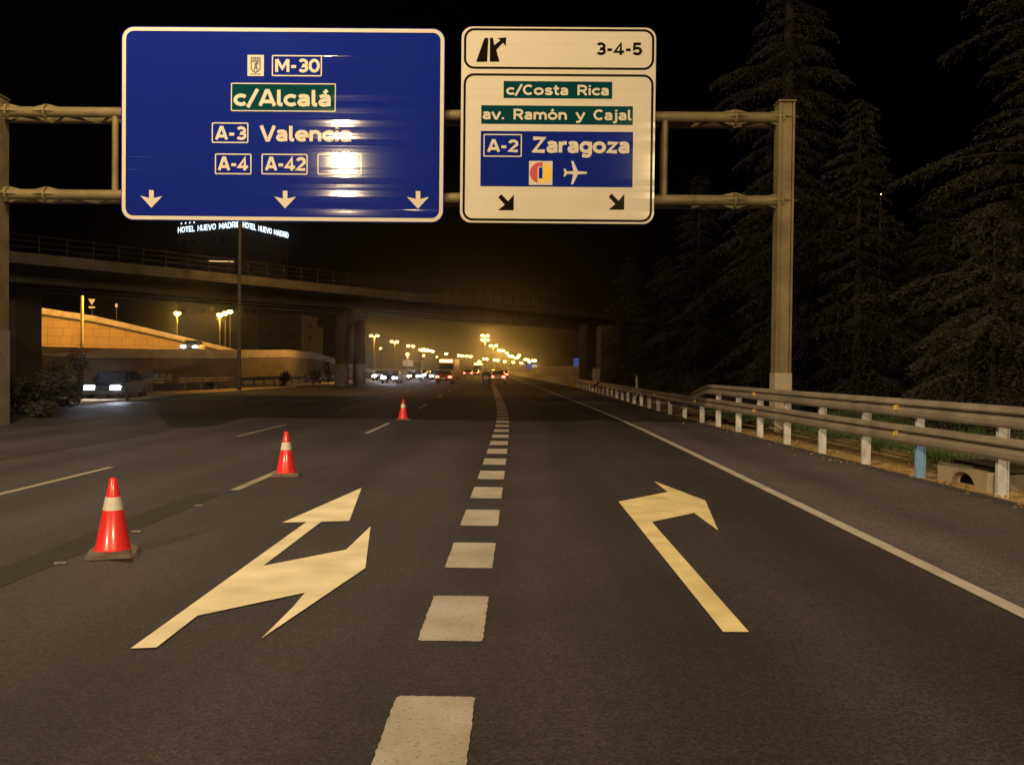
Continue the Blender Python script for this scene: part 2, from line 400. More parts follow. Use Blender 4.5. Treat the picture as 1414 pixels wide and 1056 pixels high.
# arrows, traced on the road plane
def flat_poly(pts, z, name, m_):
    P = [gnd(a, b, z) for a, b in pts]; mb = MB(); mb.face(P); return mb.build(name, m_, road)
def S(pts, ox, oy, k): return [(ox + x / k, oy + y / k) for x, y in pts]
k7 = 1414 / 560
MBa = MB()
la = tri_poly(S([(455, 845), (545, 842), (688, 731), (1063, 651), (1022, 700), (910, 811), (1274, 565), (1292, 420), (1207, 501),
               (918, 557), (1120, 404), (1218, 401), (1261, 286), (984, 407), (1068, 405)], 0, 560, k7)).build('arrow_marking', M['lit_paint'], road)
la['label'] = 'fresh pale straight-and-right arrow painted on the lane beside the cones'
k8 = 1414 / 620
ra = tri_poly(S([(1183, 620), (1264, 620), (958, 274), (1091, 246), (1167, 301), (1127, 207), (965, 146), (1008, 180), (853, 210)], 480, 600, k8)).build('arrow_marking', M['fresh_paint'], road)
ra['label'] = 'fresh pale yellow right-turn arrow painted on the exit lane'

# median with kerb
struct(strip(lambda y: median_x(y) - 2.4, lambda y: median_x(y) - .16, .11, YS).build('median', M['dirt']), 'low earth median between the carriageways', 'median')
mk = MB(); mk.sweep([(median_x(y) - .08, y, 0) for y in YS if y <= 260], [(-.08, -.05), (-.08, .13), (.05, .13), (.08, .10), (.08, -.05)])
struct(mk.build('kerb', M['conc_pale']), 'pale concrete kerb along the median', 'kerb')

# right-hand verge
vys = [-20, -5, 4, 7, 9, 11, 13, 15, 17, 19, 22, 25, 28, 32, 38, 46, 56, 70, 85]
vr = random.Random(4)
vm = MB(); xs_tab = []
for yv in vys:
    x0 = rail_x(yv) - .12
    xs_tab.append([(x0, -.015), (x0 + .35, -.03), (x0 + .75, .05 + vr.uniform(-.02, .03)), (x0 + 1.1 + vr.uniform(-.1, .1), .13 + vr.uniform(-.03, .05)), (x0 + 1.5 + vr.uniform(-.1, .1), .15)])
    for x, z in xs_tab[-1]: vm.v.append((x, yv, z))
for i in range(len(vys) - 1):
    for j in range(4): vm.f.append((i * 5 + j, i * 5 + j + 1, (i + 1) * 5 + j + 1, (i + 1) * 5 + j))
struct(vm.build('dirt_verge', M['dirt'], smooth=True), 'sandy dirt strip behind the guardrail', 'verge')
gm = MB()
gys = vys + [110, 150]
for i, yv in enumerate(gys):
    x0 = rail_x(min(yv, 85)) + 1.2; g0 = vr.uniform(-.15, .15)
    for x, z in ((x0 + g0, .13), (x0 + 1.6, .24), (x0 + 3.5, .42), (x0 + 8, .8), (x0 + 30, 2.0), (x0 + 90, 3.0)): gm.v.append((x, yv, z))
for i in range(len(gys) - 1):
    for j in range(5): gm.f.append((i * 6 + j, i * 6 + j + 1, (i + 1) * 6 + j + 1, (i + 1) * 6 + j))
struct(gm.build('grass_bank', M['earth'], smooth=True), 'dark grassy bank rising under the cedars', 'bank')
gr = random.Random(7); gb = MB()
for _ in range(26000):
    yv = 8 + 26 * gr.random() ** 1.3; x0 = rail_x(yv) + 1.2; dx = 5.4 * gr.random() ** 1.5 + gr.uniform(-.45, .1) + .12 * math.sin(yv * 2.7)
    x = x0 + dx; z = .13 + .11 * min(dx, 1.6) / 1.6 + max(0, dx - 1.6) * .09 - .02
    h = gr.uniform(.06, .17) * (1 + .5 * math.sin(x * 3.1) * math.sin(yv * 2.3)); a = gr.uniform(0, 2 * PI); wd = .012 + .008 * gr.random()
    lx, ly = gr.uniform(-.07, .07), gr.uniform(-.07, .07)
    gb.face([(x - wd * math.cos(a), yv - wd * math.sin(a), z), (x + wd * math.cos(a), yv + wd * math.sin(a), z), (x + lx, yv + ly, z + h)])
tag(gb.build('grass', M['grass']), 'short green grass behind the dirt strip', 'grass', None, 'stuff')
sr = random.Random(12); sb = MB()
for _ in range(420):                                     # grit and clods along the shoulder edge
    yv = 6 + 26 * sr.random() ** 1.5; x = rail_x(yv) - .2 + sr.gauss(.35, .4); s_ = sr.uniform(.008, .03)
    z = .008 if x < rail_x(yv) - .12 else -.0 + max(0, (x - rail_x(yv) - .2) * .13)
    sb.prism([(x - s_, yv - s_, z - .01), (x + s_, yv - s_ * .7, z - .01), (x + s_ * .8, yv + s_, z - .01), (x - s_ * .7, yv + s_ * .8, z - .01)],
             [(x - s_ * .5, yv - s_ * .5, z + s_), (x + s_ * .5, yv - s_ * .3, z + s_), (x + s_ * .4, yv + s_ * .5, z + s_ * .8), (x - s_ * .4, yv + s_ * .4, z + s_)])
tag(sb.build('gravel', M['dirt']), 'loose grit along the shoulder edge', 'gravel', None, 'stuff')
# drain inlet behind the blue post
dr = thing('drain_inlet', (rail_x(13.5) + .5, 13.5, 0), 'open concrete drain inlet beside the blue guardrail post', 'drain')
xf, ya, yb_ = rail_x(13.5) + .16, 12.75, 14.25           # front face runs along the rail and looks at the road
def yz(y, z, x): return (x, y, z)
op = [(13.45 + .36 * math.cos(R(a)), -.02 + .22 * math.sin(R(a))) for a in range(0, 181, 15)]
out = [(yb_, -.03), (yb_, .27), (ya, .27), (ya, -.03)]
m = MB()
ring_ = [(yb_, -.03)] + [(yb_, .27)] * 5 + [(ya, .27)] * 6 + [(ya, -.03)]
for k in range(12):
    a, b, c, d = ring_[k], ring_[k + 1], op[k + 1], op[k]
    for x, fl in ((xf, 1), (xf + .14, -1)):
        q = [a, b, c, d] if a != b else [a, c, d]
        m.face([yz(p[0], p[1], x) for p in (q if fl > 0 else q[::-1])])
    m.face([yz(*c, xf), yz(*d, xf), yz(*d, xf + .14), yz(*c, xf + .14)])
m.face([yz(yb_, .27, xf), yz(ya, .27, xf), yz(ya, .27, xf + .14), yz(yb_, .27, xf + .14)])
m.face([yz(ya, .27, xf), yz(ya, -.03, xf), yz(ya, -.03, xf + .14), yz(ya, .27, xf + .14)])
m.build('headwall', M['conc_pale'], dr)
MB().box((xf + .55, 13.5, .03), (.78, 1.4, .05)).build('pit_floor', M['car_black'], dr)
MB().box((xf + .62, 13.55, .29), (.62, 1.5, .05), .05).build('cover_slab', M['conc_dark'], dr)
MB().box((xf + .6, ya - .06, .10), (1.0, .1, .3)).build('side_wall', M['conc'], dr)

# ------------------------------------------------------------------ street lamps that light the foreground (18 m, behind the camera and at the left)
def spot(name, loc, target, P, parent, c=WARM, size=150, blend=.5, radius=.22):
    d = bpy.data.lights.new(name, 'SPOT'); d.energy = P; d.color = c; d.spot_size = R(size); d.spot_blend = blend; d.shadow_soft_size = radius
    o = bpy.data.objects.new(name, d); col.objects.link(o); o.parent = parent; o.location = Vector(loc) - wloc(parent)
    o.rotation_euler = (Vector(target) - Vector(loc)).to_track_quat('-Z', 'Y').to_euler(); return o
def tall_lamp(base, head, label, P, target, c=WARM, size=150):
    t = thing('street_lamp', base, label, 'street lamp', 'tall motorway lamps')
    b = Vector(base); hd = Vector(head)
    MB().tube([b, (b.x, b.y, hd.z - 1.5), (b.x + (hd.x - b.x) * .25, b.y + (hd.y - b.y) * .25, hd.z - .3), (hd.x, hd.y, hd.z + .12)], [.14, .08, .065, .05], 10).build('pole', M['pole_grey'], t, smooth=True)
    hm = MB(); hm.box((hd.x, hd.y, hd.z + .12), (1.0, .4, .16)); hm.build('lamp_head', M['pole_grey'], t)
    MB().box((hd.x, hd.y, hd.z + .02), (.6, .28, .03)).build('diffuser', M['near_lamp_em'], t)
    spot('lamp_light', (hd.x, hd.y, hd.z - .06), target, P, t, c, size)
    return t
tall_lamp((-18.6, -22, 0), (-14.4, -22, 18), 'tall motorway lamp on the median behind the viewpoint', 42000, (-6, 10, 3))
tall_lamp((12.5, -22, .3), (11.9, -22, 18), 'tall motorway lamp on the right verge behind the viewpoint', 42000, (0, 10, 3))
tall_lamp((-18.6, 14, 0), (-10, 14, 17), 'tall motorway lamp left of the view, arm lengthened to throw the sign shadow', 11000, (-7, 24, 0))  # out of view; overlong arm places the sign shadow on the lanes
p57 = gnd(331, 545); tall_lamp((-18.75, 57, 0), (-16.5, 57, 17.2), 'tall thin lamp post on the median, its top hidden behind the blue sign', 7500, (-15, 74, 0), SODIUM)

# ------------------------------------------------------------------ lettering
def arc(cx, cy, rx, ry, a0, a1, n=14):
    return [(cx + rx * math.cos(R(a0 + (a1 - a0) * i / n)), cy + ry * math.sin(R(a0 + (a1 - a0) * i / n))) for i in range(n + 1)]
def ring(cx, cy, rx, ry, n=22): return arc(cx, cy, rx, ry, 0, 360, n)
T_ = .085
_a = [[(.09, .56), (.19, .635), (.34, .635), (.44, .585), (.47, .48), (.47, 0)], [(.47, .38), (.26, .38), (.13, .31), (.10, .22), (.14, .12), (.25, .08), (.38, .10), (.47, .19)]]
_o = [ring(.35, .36, .25, .275)]
_acc = [(.26, .80), (.40, 1.0)]
GL = {
 'A': (.76, [[(.07, 0), (.34, .93), (.42, .93), (.69, 0)], [(.19, .27), (.57, .27)]]),
 'M': (.90, [[(.11, 0), (.11, .97)], [(.79, 0), (.79, .97)], [(.13, .95), (.45, .28), (.77, .95)]]),
 'N': (.72, [[(.1, 0), (.1, .93), (.62, .07), (.62, 1)]]),
 '3': (.66, [arc(.33, .69, .215, .225, 150, -85) + arc(.33, .305, .235, .22, 80, -150)]),
 '0': (.70, [ring(.35, .5, .25, .415)]),
 '-': (.46, [[(.08, .42), (.38, .42)]]),
 '4': (.72, [[(.47, 0), (.47, .92), (.09, .26), (.68, .26)]]),
 '2': (.68, [arc(.33, .68, .225, .235, 165, -25) + [(.10, .085), (.60, .085)]]),
 '5': (.68, [[(.56, .915), (.17, .915), (.14, .50)] + arc(.32, .33, .245, .245, 125, -150)]),
 '/': (.50, [[(.04, -.10), (.46, 1.04)]]),
 'c': (.58, [arc(.34, .36, .25, .275, 42, 318)]),
 'C': (.72, [arc(.40, .5, .30, .415, 48, 312)]),
 'l': (.30, [[(.11, 1.0), (.11, .17), (.15, .09), (.27, .085)]]),
 'a': (.60, _a), 'á': (.60, _a + [_acc]),
 'o': (.70, _o), 'ó': (.70, _o + [_acc]),
 'e': (.66, [[(.12, .35)] + arc(.34, .36, .25, .275, 0, 310)]),
 'n': (.62, [[(.11, .72), (.11, 0)], [(.11, .44), (.18, .58), (.31, .635), (.44, .58), (.51, .44), (.51, 0)]]),
 'm': (.94, [[(.11, .72), (.11, 0)], [(.11, .46), (.17, .58), (.28, .635), (.40, .58), (.47, .46), (.47, 0)], [(.47, .46), (.53, .58), (.64, .635), (.76, .58), (.83, .46), (.83, 0)]]),
 'i': (.24, [[(.12, .72), (.12, 0)], [(.12, .83), (.12, 1.0)]]),
 'j': (.32, [[(.20, .72), (.20, -.08), (.15, -.19), (.0, -.21)], [(.20, .83), (.20, 1.0)]]),
 's': (.58, [[(.48, .53), (.39, .62), (.27, .64), (.14, .58), (.13, .47), (.24, .385), (.38, .34), (.49, .25), (.46, .13), (.32, .08), (.18, .095), (.08, .19)]]),
 't': (.44, [[(.19, .95), (.19, .20), (.25, .10), (.40, .085)], [(.03, .635), (.39, .635)]]),
 'r': (.46, [[(.11, .72), (.11, 0)], [(.11, .42), (.18, .57), (.30, .635), (.43, .62)]]),
 'v': (.64, [[(.06, .72), (.28, .07), (.36, .07), (.58, .72)]]),
 'y': (.64, [[(.06, .72), (.33, .07)], [(.60, .72), (.30, -.12), (.22, -.2), (.06, -.205)]]),
 'g': (.66, [ring(.33, .36, .23, .275), [(.55, .72), (.55, -.04), (.49, -.17), (.35, -.215), (.15, -.16)]]),
 'z': (.60, [[(.07, .635), (.50, .635), (.10, .085), (.54, .085)]]),
 'Z': (.74, [[(.08, .915), (.61, .915), (.12, .085), (.66, .085)]]),
 'V': (.74, [[(.06, 1), (.33, .07), (.41, .07), (.68, 1)]]),
 'R': (.72, [[(.11, 0), (.11, .915), (.40, .915)] + arc(.40, .68, .20, .235, 80, -80, 8) + [(.40, .445), (.11, .445)], [(.38, .445), (.63, 0)]]),
 '.': (.26, [[(.12, 0), (.12, .18)]]),
 ' ': (.52, []),
 'H': (.74, [[(.11, 0), (.11, 1)], [(.63, 0), (.63, 1)], [(.11, .5), (.63, .5)]]),
 'O': (.80, [ring(.40, .5, .30, .415)]),
 'T': (.66, [[(.33, 0), (.33, 1)], [(.03, .915), (.63, .915)]]),
 'E': (.64, [[(.58, .915), (.11, .915), (.11, .085), (.58, .085)], [(.11, .5), (.52, .5)]]),
 'L': (.60, [[(.11, 1), (.11, .085), (.56, .085)]]),
 'U': (.74, [[(.11, 1), (.11, .34)] + arc(.37, .34, .26, .255, 180, 360, 10) + [(.63, 1)]]),
 'W': (.96, [[(.06, 1), (.27, .08), (.48, .8), (.69, .08), (.90, 1)]]),
 'D': (.76, [[(.11, .085), (.11, .915), (.34, .915)] + arc(.34, .5, .30, .415, 90, -90, 12) + [(.11, .085)]]),
 'I': (.24, [[(.12, 0), (.12, 1)]]),
}
def ribbon(pts, w, closed=False):
    """outline quads of a polyline of width w (2D), mitred"""
    n = len(pts); P = [Vector(p) for p in pts]
    if (P[0] - P[-1]).length < 1e-6 and n > 3: closed = True; P = P[:-1]; n -= 1
    L, Rr = [], []
    for i in range(n):
        a = P[i - 1] if (i > 0 or closed) else None; b = P[(i + 1) % n] if (i < n - 1 or closed) else None
        d1 = (P[i] - a).normalized() if a is not None else None; d2 = (b - P[i]).normalized() if b is not None else None
        d1 = d1 or d2; d2 = d2 or d1
        n1 = Vector((-d1.y, d1.x)); n2 = Vector((-d2.y, d2.x)); mt = n1 + n2
        mt = mt.normalized() if mt.length > 1e-6 else n1
        s_ = min(w / 2 / max(mt.dot(n1), .2), w * .85)
        L.append(P[i] + mt * s_); Rr.append(P[i] - mt * s_)
    return [(L[i], Rr[i], Rr[(i + 1) % n], L[(i + 1) % n]) for i in range(n if closed else n - 1)]
def glyph_width(s): return sum(GL[c][0] for c in s)
def text(mb, s, to3, x0, x1, z0, cap, stroke=.225):
    """text between x0 and x1 on baseline z0; to3(x, z, k) maps to the world, k counts hair-thin layers"""
    k = (x1 - x0) / glyph_width(s); x = x0; i = 0
    for c in s:
        adv, polys = GL[c]
        for pl in polys:
            i += 1
            q2 = [(x + a * k, z0 + b * cap) for a, b in pl]
            for j, q in enumerate(ribbon(q2, stroke * cap)):
                mb.face([to3(p.x, p.y, i % 3 + j * .03) for p in q])
        x += adv * k
    return mb

# ------------------------------------------------------------------ gantry
GY = 23.7
PX = lambda n, Y=GY: n * Y / F_PX                       # pixels to metres at distance Y
def P2(px, py): v = at(px, py, GY); return v.x, v.z
gb0 = gnd(1081, 600)
post_r = at(1086, 300, GY).x; post_l = at(-14, 300, GY).x
zt = (P2(1000, 157)[1] + P2(30, 152)[1]) / 2; zb = (P2(1000, 272)[1] + P2(30, 268)[1]) / 2
top_z = P2(1088, 139)[1]
gan = thing('sign_gantry', ((post_l + post_r) / 2, GY + .3, 0), 'weathered steel gantry spanning the carriageway and carrying two signs', 'gantry')
def gpost(x):
    m = MB()
    m.box((x, GY + .32, top_z / 2 - .1), (.30, .40, top_z + .2))
    m.box((x - .19, GY + .30, top_z / 2 - .1), (.05, .46, top_z + .16)).box((x + .19, GY + .30, top_z / 2 - .1), (.05, .46, top_z + .16))
    return m
for x in (post_l, post_r):
    p = gpost(x).build('post', M['galv'], gan)
    zc = at(1080, 515, GY).z if x > 0 else at(3, 455, GY).z
    MB().box((x, GY + .30, zc / 2 - .08), (.47, .50, zc + .16)).build('painted_foot', M['conc_pale'] if x > 0 else M['conc'], p)
    MB().box((x, GY + .3, top_z + .02), (.48, .52, .04)).build('cap', M['galv'], p)
for z in (zt, zb):
    MB().tube([(post_l - .15, GY + .27, z), (post_r + .05, GY + .27, z)], PX(7.2), 14).build('chord_tube', M['galv'], gan, smooth=True)
    MB().tube([(post_l - .15, GY + .95, z - .02), (post_r + .05, GY + .95, z - .02)], PX(5.0), 10).build('chord_tube', M['galv'], gan, smooth=True)
for z in (zt, zb):
    lz = MB()                                    # lacing under each pair of chords
    n = 34
    for i in range(n):
        a = post_l + (post_r - post_l) * i / n; b = post_l + (post_r - post_l) * (i + 1) / n
        y0, y1 = (GY + .27, GY + .95) if i % 2 else (GY + .95, GY + .27)
        lz.tube([(a, y0, z - .10), (b, y1, z - .10)], .035, 6)
    lz.build('lacing', M['galv'], gan)
for px in (153, 920, 400, 660):
    x = P2(px, 210)[0]
    MB().tube([(x, GY + .27, zb), (x, GY + .27, zt)], PX(4.6), 10).tube([(x + .05, GY + .95, zb), (x + .05, GY + .95, zt)], PX(4.2), 10).build('strut', M['galv'], gan, smooth=True)
xs = P2(4, 210)[0] + .12
for px in (57, 1018, 1083, 4):
    for z in (zt, zb):
        x = P2(px, 210)[0]; m = MB()
        m.tube([(x - .025, GY + .27, z), (x + .025, GY + .27, z)], PX(11), 16)
        for an in range(4):
            c, s_ = math.cos(an * PI / 2 + PI / 4 * 0), math.sin(an * PI / 2)
            r0, r1 = PX(7), PX(11)
            pts = [(x - .42, r0 * .9), (x - .03, r1), (x + .03, r1), (x + .42, r0 * .9)]
            lo = [(a, GY + .27 + c * b - s_ * .012, z + s_ * b + c * .012) for a, b in pts]; hi = [(a, GY + .27 + c * b + s_ * .012, z + s_ * b - c * .012) for a, b in pts]
            m.prism(lo, hi)
        m.build('splice_flange', M['galv'], gan)

# ------------------------------------------------------------------ sign panels
def to_sign(Yf):
    return lambda x, z, k: (x, Yf - .0005 * k, z)
def round_rect(x0, x1, z0, z1, r, n=7):
    pts = []
    for cx, cz, a in ((x1 - r, z1 - r, 0), (x0 + r, z1 - r, 90), (x0 + r, z0 + r, 180), (x1 - r, z0 + r, 270)):
        pts += [(cx + r * math.cos(R(a + 90 * i / n)), cz + r * math.sin(R(a + 90 * i / n))) for i in range(n + 1)]
    return pts
def plate(mb, pts, Yf):
    """flat polygon facing the camera"""
    from mathutils.geometry import tessellate_polygon
    P = [Vector((x, Yf, z)) for x, z in pts]; n = len(mb.v); mb.v += [tuple(p) for p in P]
    for t in tessellate_polygon([P]):
        a, b, c = (P[i] for i in t)
        mb.f.append(tuple(n + i for i in (t if (b - a).cross(c - a).y < 0 else reversed(t))))
    return mb
def frame(mb, outer, inner, Yf):
    n = len(outer)
    for i in range(n):
        j = (i + 1) % n; mb.face([(outer[i][0], Yf, outer[i][1]), (outer[j][0], Yf, outer[j][1]), (inner[j][0], Yf, inner[j][1]), (inner[i][0], Yf, inner[i][1])])
    return mb
def board(pts, Yf, depth, name, m_, parent):
    """solid board: extruded rounded outline"""
    mb = MB(); n = len(pts)
    plate(mb, pts, Yf)
    mb.face([(x, Yf + depth, z) for x, z in pts])
    for i in range(n):
        j = (i + 1) % n; mb.face([(pts[i][0], Yf, pts[i][1]), (pts[i][0], Yf + depth, pts[i][1]), (pts[j][0], Yf + depth, pts[j][1]), (pts[j][0], Yf, pts[j][1])])
    return mb.build(name, m_, parent)
class Sign:
    """pixel rectangle -> metres on the sign plane (u right, v up)"""
    def __init__(s, xl, xr, yt, yb):
        cx, cy = (xl + xr) / 2, (yt + yb) / 2; s.c = P2(cx, cy); s.cx, s.cy = cx, cy; s.roll = .0135
    def p(s, px, py):
        dx, dy = px - s.cx, py - s.cy
        return (s.c[0] + PX(dx), s.c[1] - PX(dy - dx * s.roll))
    def rect(s, x0, x1, y0, y1):
        mx, my = (x0 + x1) / 2, (y0 + y1) / 2; c = s.p(mx, my); w_, h_ = PX(x1 - x0) / 2, PX(y1 - y0) / 2
        return c[0] - w_, c[0] + w_, c[1] - h_, c[1] + h_
def badge_ring(sg, x0, x1, y0, y1, t, Yf, parent, m_=None, r=2.0):
    a, b, c, d = sg.rect(x0, x1, y0, y1); mb = MB(); rr = PX(r)
    frame(mb, round_rect(a, b, c, d, rr), round_rect(a + PX(t), b - PX(t), c + PX(t), d - PX(t), max(rr - PX(t), .004)), Yf)
    return mb.build('badge_outline', m_ or M['white'], parent)
def fill(sg, x0, x1, y0, y1, Yf, name, m_, parent):
    a, b, c, d = sg.rect(x0, x1, y0, y1); mb = MB(); mb.face([(a, Yf, c), (b, Yf, c), (b, Yf, d), (a, Yf, d)]); return mb.build(name, m_, parent)
def words(sg, s, x0, x1, ybase, cap, Yf, m_, parent, stroke=.225, name='lettering'):
    a = sg.p((x0 + x1) / 2, ybase); w_ = PX(x1 - x0) / 2; mb = MB()
    text(mb, s, to_sign(Yf), a[0] - w_, a[0] + w_, a[1], PX(cap), stroke); return mb.build(name, m_, parent)

# --- large blue sign
YF = GY - .02
b_ = Sign(167.5, 613.5, 39, 306)
x0, x1, z0, z1 = b_.rect(167.5, 613.5, 39.5, 305.5)
bs = thing('direction_sign', ((x0 + x1) / 2, GY, z0), 'big blue white-bordered direction sign listing M-30, c/Alcalá and Valencia, with lamp glare', 'road sign')
board(round_rect(x0, x1, z0, z1, PX(17)), YF, .09, 'panel', M['blue'], bs)
mb = MB(); t0, t1 = PX(1.2), PX(6.2)
frame(mb, round_rect(x0 + t0, x1 - t0, z0 + t0, z1 - t0, PX(16)), round_rect(x0 + t1, x1 - t1, z0 + t1, z1 - t1, PX(11)), YF - .004); mb.build('border', M['white'], bs)
L1, L2, L3 = YF - .004, YF - .008, YF - .012
k1 = 1414 / 490
X1 = lambda v: 150 + v / k1
Y1 = lambda v: 20 + v / k1
# crest plate: a shield with a bear and a tree under a crown
cr = fill(b_, X1(553), X1(618), Y1(165), Y1(248), L1, 'crest_plate', M['white'], bs)
cc = b_.p(X1(585.5), Y1(206)); u = PX(1 / k1)
mb = MB(); sh = lambda k: [(cc[0] + k * a * u, cc[1] + k * b * u - 4 * u) for a, b in ((-20, 22), (20, 22), (20, -8), (14, -20), (0, -27), (-14, -20), (-20, -8))]
frame(mb, list(reversed(sh(1.0))), list(reversed(sh(.78))), L2)
for i in range(5): a = cc[0] + (-16 + 8 * i) * u; mb.face([(a - 2.6 * u, L2, cc[1] + 23 * u), (a + 2.6 * u, L2, cc[1] + 23 * u), (a + 3.4 * u, L2, cc[1] + 33 * u), (a - 3.4 * u, L2, cc[1] + 33 * u)])
mb.face([(cc[0] - 20 * u, L2, cc[1] + 19.5 * u), (cc[0] + 20 * u, L2, cc[1] + 19.5 * u), (cc[0] + 20 * u, L2, cc[1] + 22 * u), (cc[0] - 20 * u, L2, cc[1] + 22 * u)])
plate(mb, [(cc[0] + a * u, cc[1] + b * u) for a, b in ((-8, -19), (-2, -19), (1, -8), (4, -19), (9, -19), (6, -2), (4, 8), (0, 11), (-2, 6), (-9, 7), (-3, 1), (-5, -8))], L3)
plate(mb, [(cc[0] + a * u, cc[1] + b * u) for a, b in ((5, 4), (9, 2), (12, 6), (10, 12), (4, 13), (2, 8))], L3 - .001)
for i in range(7): a = cc[0] + (-18 + 6 * i) * u; mb.face([(a - 2 * u, L2, cc[1] - 37 * u), (a + 2 * u, L2, cc[1] - 37 * u), (a + 2 * u, L2, cc[1] - 32 * u), (a - 2 * u, L2, cc[1] - 32 * u)])
mb.build('crest', M['crest_grey'], cr)
badge_ring(b_, X1(650), X1(849), Y1(167), Y1(250), 1.6, L1, bs)
words(b_, 'M-30', X1(662), X1(842), Y1(234), 18.0, L2, M['white'], bs)
gp = fill(b_, X1(488), X1(905), Y1(277), Y1(389), L1, 'place_panel', M['green'], bs)
badge_ring(b_, X1(488), X1(905), Y1(277), Y1(389), 1.4, L2, gp, None, 1.5)
words(b_, 'c/Alcalá', X1(497), X1(890), Y1(367), 22.0, L2, M['white'], gp)
badge_ring(b_, X1(412), X1(558), Y1(431), Y1(512), 1.6, L1, bs)
words(b_, 'A-3', X1(426), X1(551), Y1(499), 18.0, L2, M['white'], bs)
words(b_, 'Valencia', X1(604), X1(972), Y1(507), 21.0, L2, M['white'], bs)
badge_ring(b_, X1(425), X1(571), Y1(554), Y1(636), 1.6, L1, bs)
words(b_, 'A-4', X1(438), X1(560), Y1(620), 18.0, L2, M['white'], bs)
badge_ring(b_, X1(611), X1(795), Y1(556), Y1(638), 1.6, L1, bs)
words(b_, 'A-42', X1(626), X1(790), Y1(622), 18.0, L2, M['white'], bs)
badge_ring(b_, X1(834), X1(1010), Y1(558), Y1(640), 1.6, L1, bs)
for ax, ay in ((172, 733), (706, 738), (1235, 742)):
    c = b_.p(X1(ax), Y1(ay)); mb = MB()
    plate(mb, [(c[0] + a * u, c[1] + b * u) for a, b in ((-9, 36), (9, 36), (9, 5), (44, 13), (0, -34), (-44, 13), (-9, 5))], L1); mb.build('down_arrow', M['white'], bs)

# --- white exit sign
w_ = Sign(637, 904, 39.4, 308)
x0, x1, z0, z1 = w_.rect(637, 903.5, 39.8, 307.5)
ws = thing('exit_sign', ((x0 + x1) / 2, GY, z0), 'white black-outlined exit sign reading 3-4-5, with green and blue place panels', 'road sign')
board(round_rect(x0, x1, z0, z1, PX(15)), YF, .09, 'panel', M['white'], ws)
k2 = 1414 / 500
X2 = lambda v: 620 + v / k2
Y2 = lambda v: 20 + v / k2
def black_ring(ax0, ax1, ay0, ay1):
    a, b, c, d = w_.rect(ax0, ax1, ay0, ay1); mb = MB(); t = PX(3.2)
    frame(mb, round_rect(a, b, c, d, PX(14)), round_rect(a + t, b - t, c + t, d - t, PX(11)), L1); mb.build('border', M['black'], ws)
black_ring(640.3, 901, 42, 97.5); black_ring(640.3, 900.8, 103.5, 305)
mb = MB(); c2 = lambda a, b: w_.p(X2(a), Y2(b))
plate(mb, [c2(*q) for q in ((105, 188), (137, 96), (152, 96), (148, 188))], L1)
plate(mb, [c2(*q) for q in ((158, 188), (158, 96), (170, 96), (175, 124), (199, 105), (186, 98), (222, 94), (219, 130), (209, 115), (183, 142), (196, 188))], L1)
mb.build('exit_symbol', M['black'], ws)
words(w_, '3-4-5', X2(568), X2(750), Y2(165), 16.8, L1, M['black'], ws, .225)
for s_, g, tx, yb, cap in (('c/Costa Rica', (213, 634, 265, 331), (222, 624), 318, 13.8), ('av. Ramón y Cajal', (127, 715, 359, 431), (131, 711), 413, 14.2)):
    pp = fill(w_, X2(g[0]), X2(g[1]), Y2(g[2]), Y2(g[3]), L1, 'place_panel', M['green'], ws)
    words(w_, s_, X2(tx[0]), X2(tx[1]), Y2(yb), cap, L2, M['white'], pp, .215)
bp_ = fill(w_, X2(126), X2(717), Y2(458), Y2(672), L1, 'route_panel', M['blue'], ws)
badge_ring(w_, X2(137), X2(286), Y2(467), Y2(555), 1.5, L2, bp_, None, 1.5)
words(w_, 'A-2', X2(152), X2(275), Y2(536), 16.5, L2, M['white'], bp_, .235)
words(w_, 'Zaragoza', X2(324), X2(706), Y2(541), 21.0, L2, M['white'], bp_, .235)
lg = fill(w_, X2(315), X2(406), Y2(572), Y2(665), L2, 'logo_plate', M['white'], bp_)
lc = c2(361, 618); ul = PX(1 / k2)
def half(a0, a1, m_):
    o = [(lc[0] + 43 * ul * math.cos(R(a0 + (a1 - a0) * i / 16)), lc[1] + 41 * ul * math.sin(R(a0 + (a1 - a0) * i / 16))) for i in range(17)]
    return o
mb = MB(); h1 = half(90, 270, None); plate(mb, [(lc[0] + 6 * ul, lc[1] + 41 * ul), (lc[0] + 6 * ul, lc[1] + 25 * ul), (lc[0] - 13 * ul, lc[1] + 25 * ul), (lc[0] - 13 * ul, lc[1] - 39 * ul)] + [q for q in reversed(h1) if q[0] < lc[0] - 13 * ul or q[1] > lc[1]], L3); mb.build('logo_arc', M['red_print'], lg)
mb = MB(); h2 = half(-95, 75, None); plate(mb, [q for q in h2] + [(lc[0] + 11 * ul, lc[1] + 22 * ul), (lc[0] + 11 * ul, lc[1] - 24 * ul), (lc[0] - 9 * ul, lc[1] - 24 * ul)], L3); mb.build('logo_arc', M['yellow_print'], lg)
mb = MB(); mb.face([(lc[0] - 8 * ul, L3, lc[1] - 21 * ul), (lc[0] + 6 * ul, L3, lc[1] - 21 * ul), (lc[0] + 6 * ul, L3, lc[1] + 21 * ul), (lc[0] - 8 * ul, L3, lc[1] + 21 * ul)]); mb.build('logo_bar', M['blue'], lg)
pc = c2(495, 618)
mb = MB(); plate(mb, [(pc[0] + a * ul, pc[1] + b * ul) for a, b in ((46, 0), (43, 4), (10, 6), (-8, 45), (-17, 45), (-8, 6), (-32, 5), (-40, 15), (-46, 15), (-42, 0), (-46, -15), (-40, -15), (-32, -5), (-8, -6), (-17, -45), (-8, -45), (10, -6), (43, -4))], L2)
mb.build('aeroplane_symbol', M['white'], bp_)
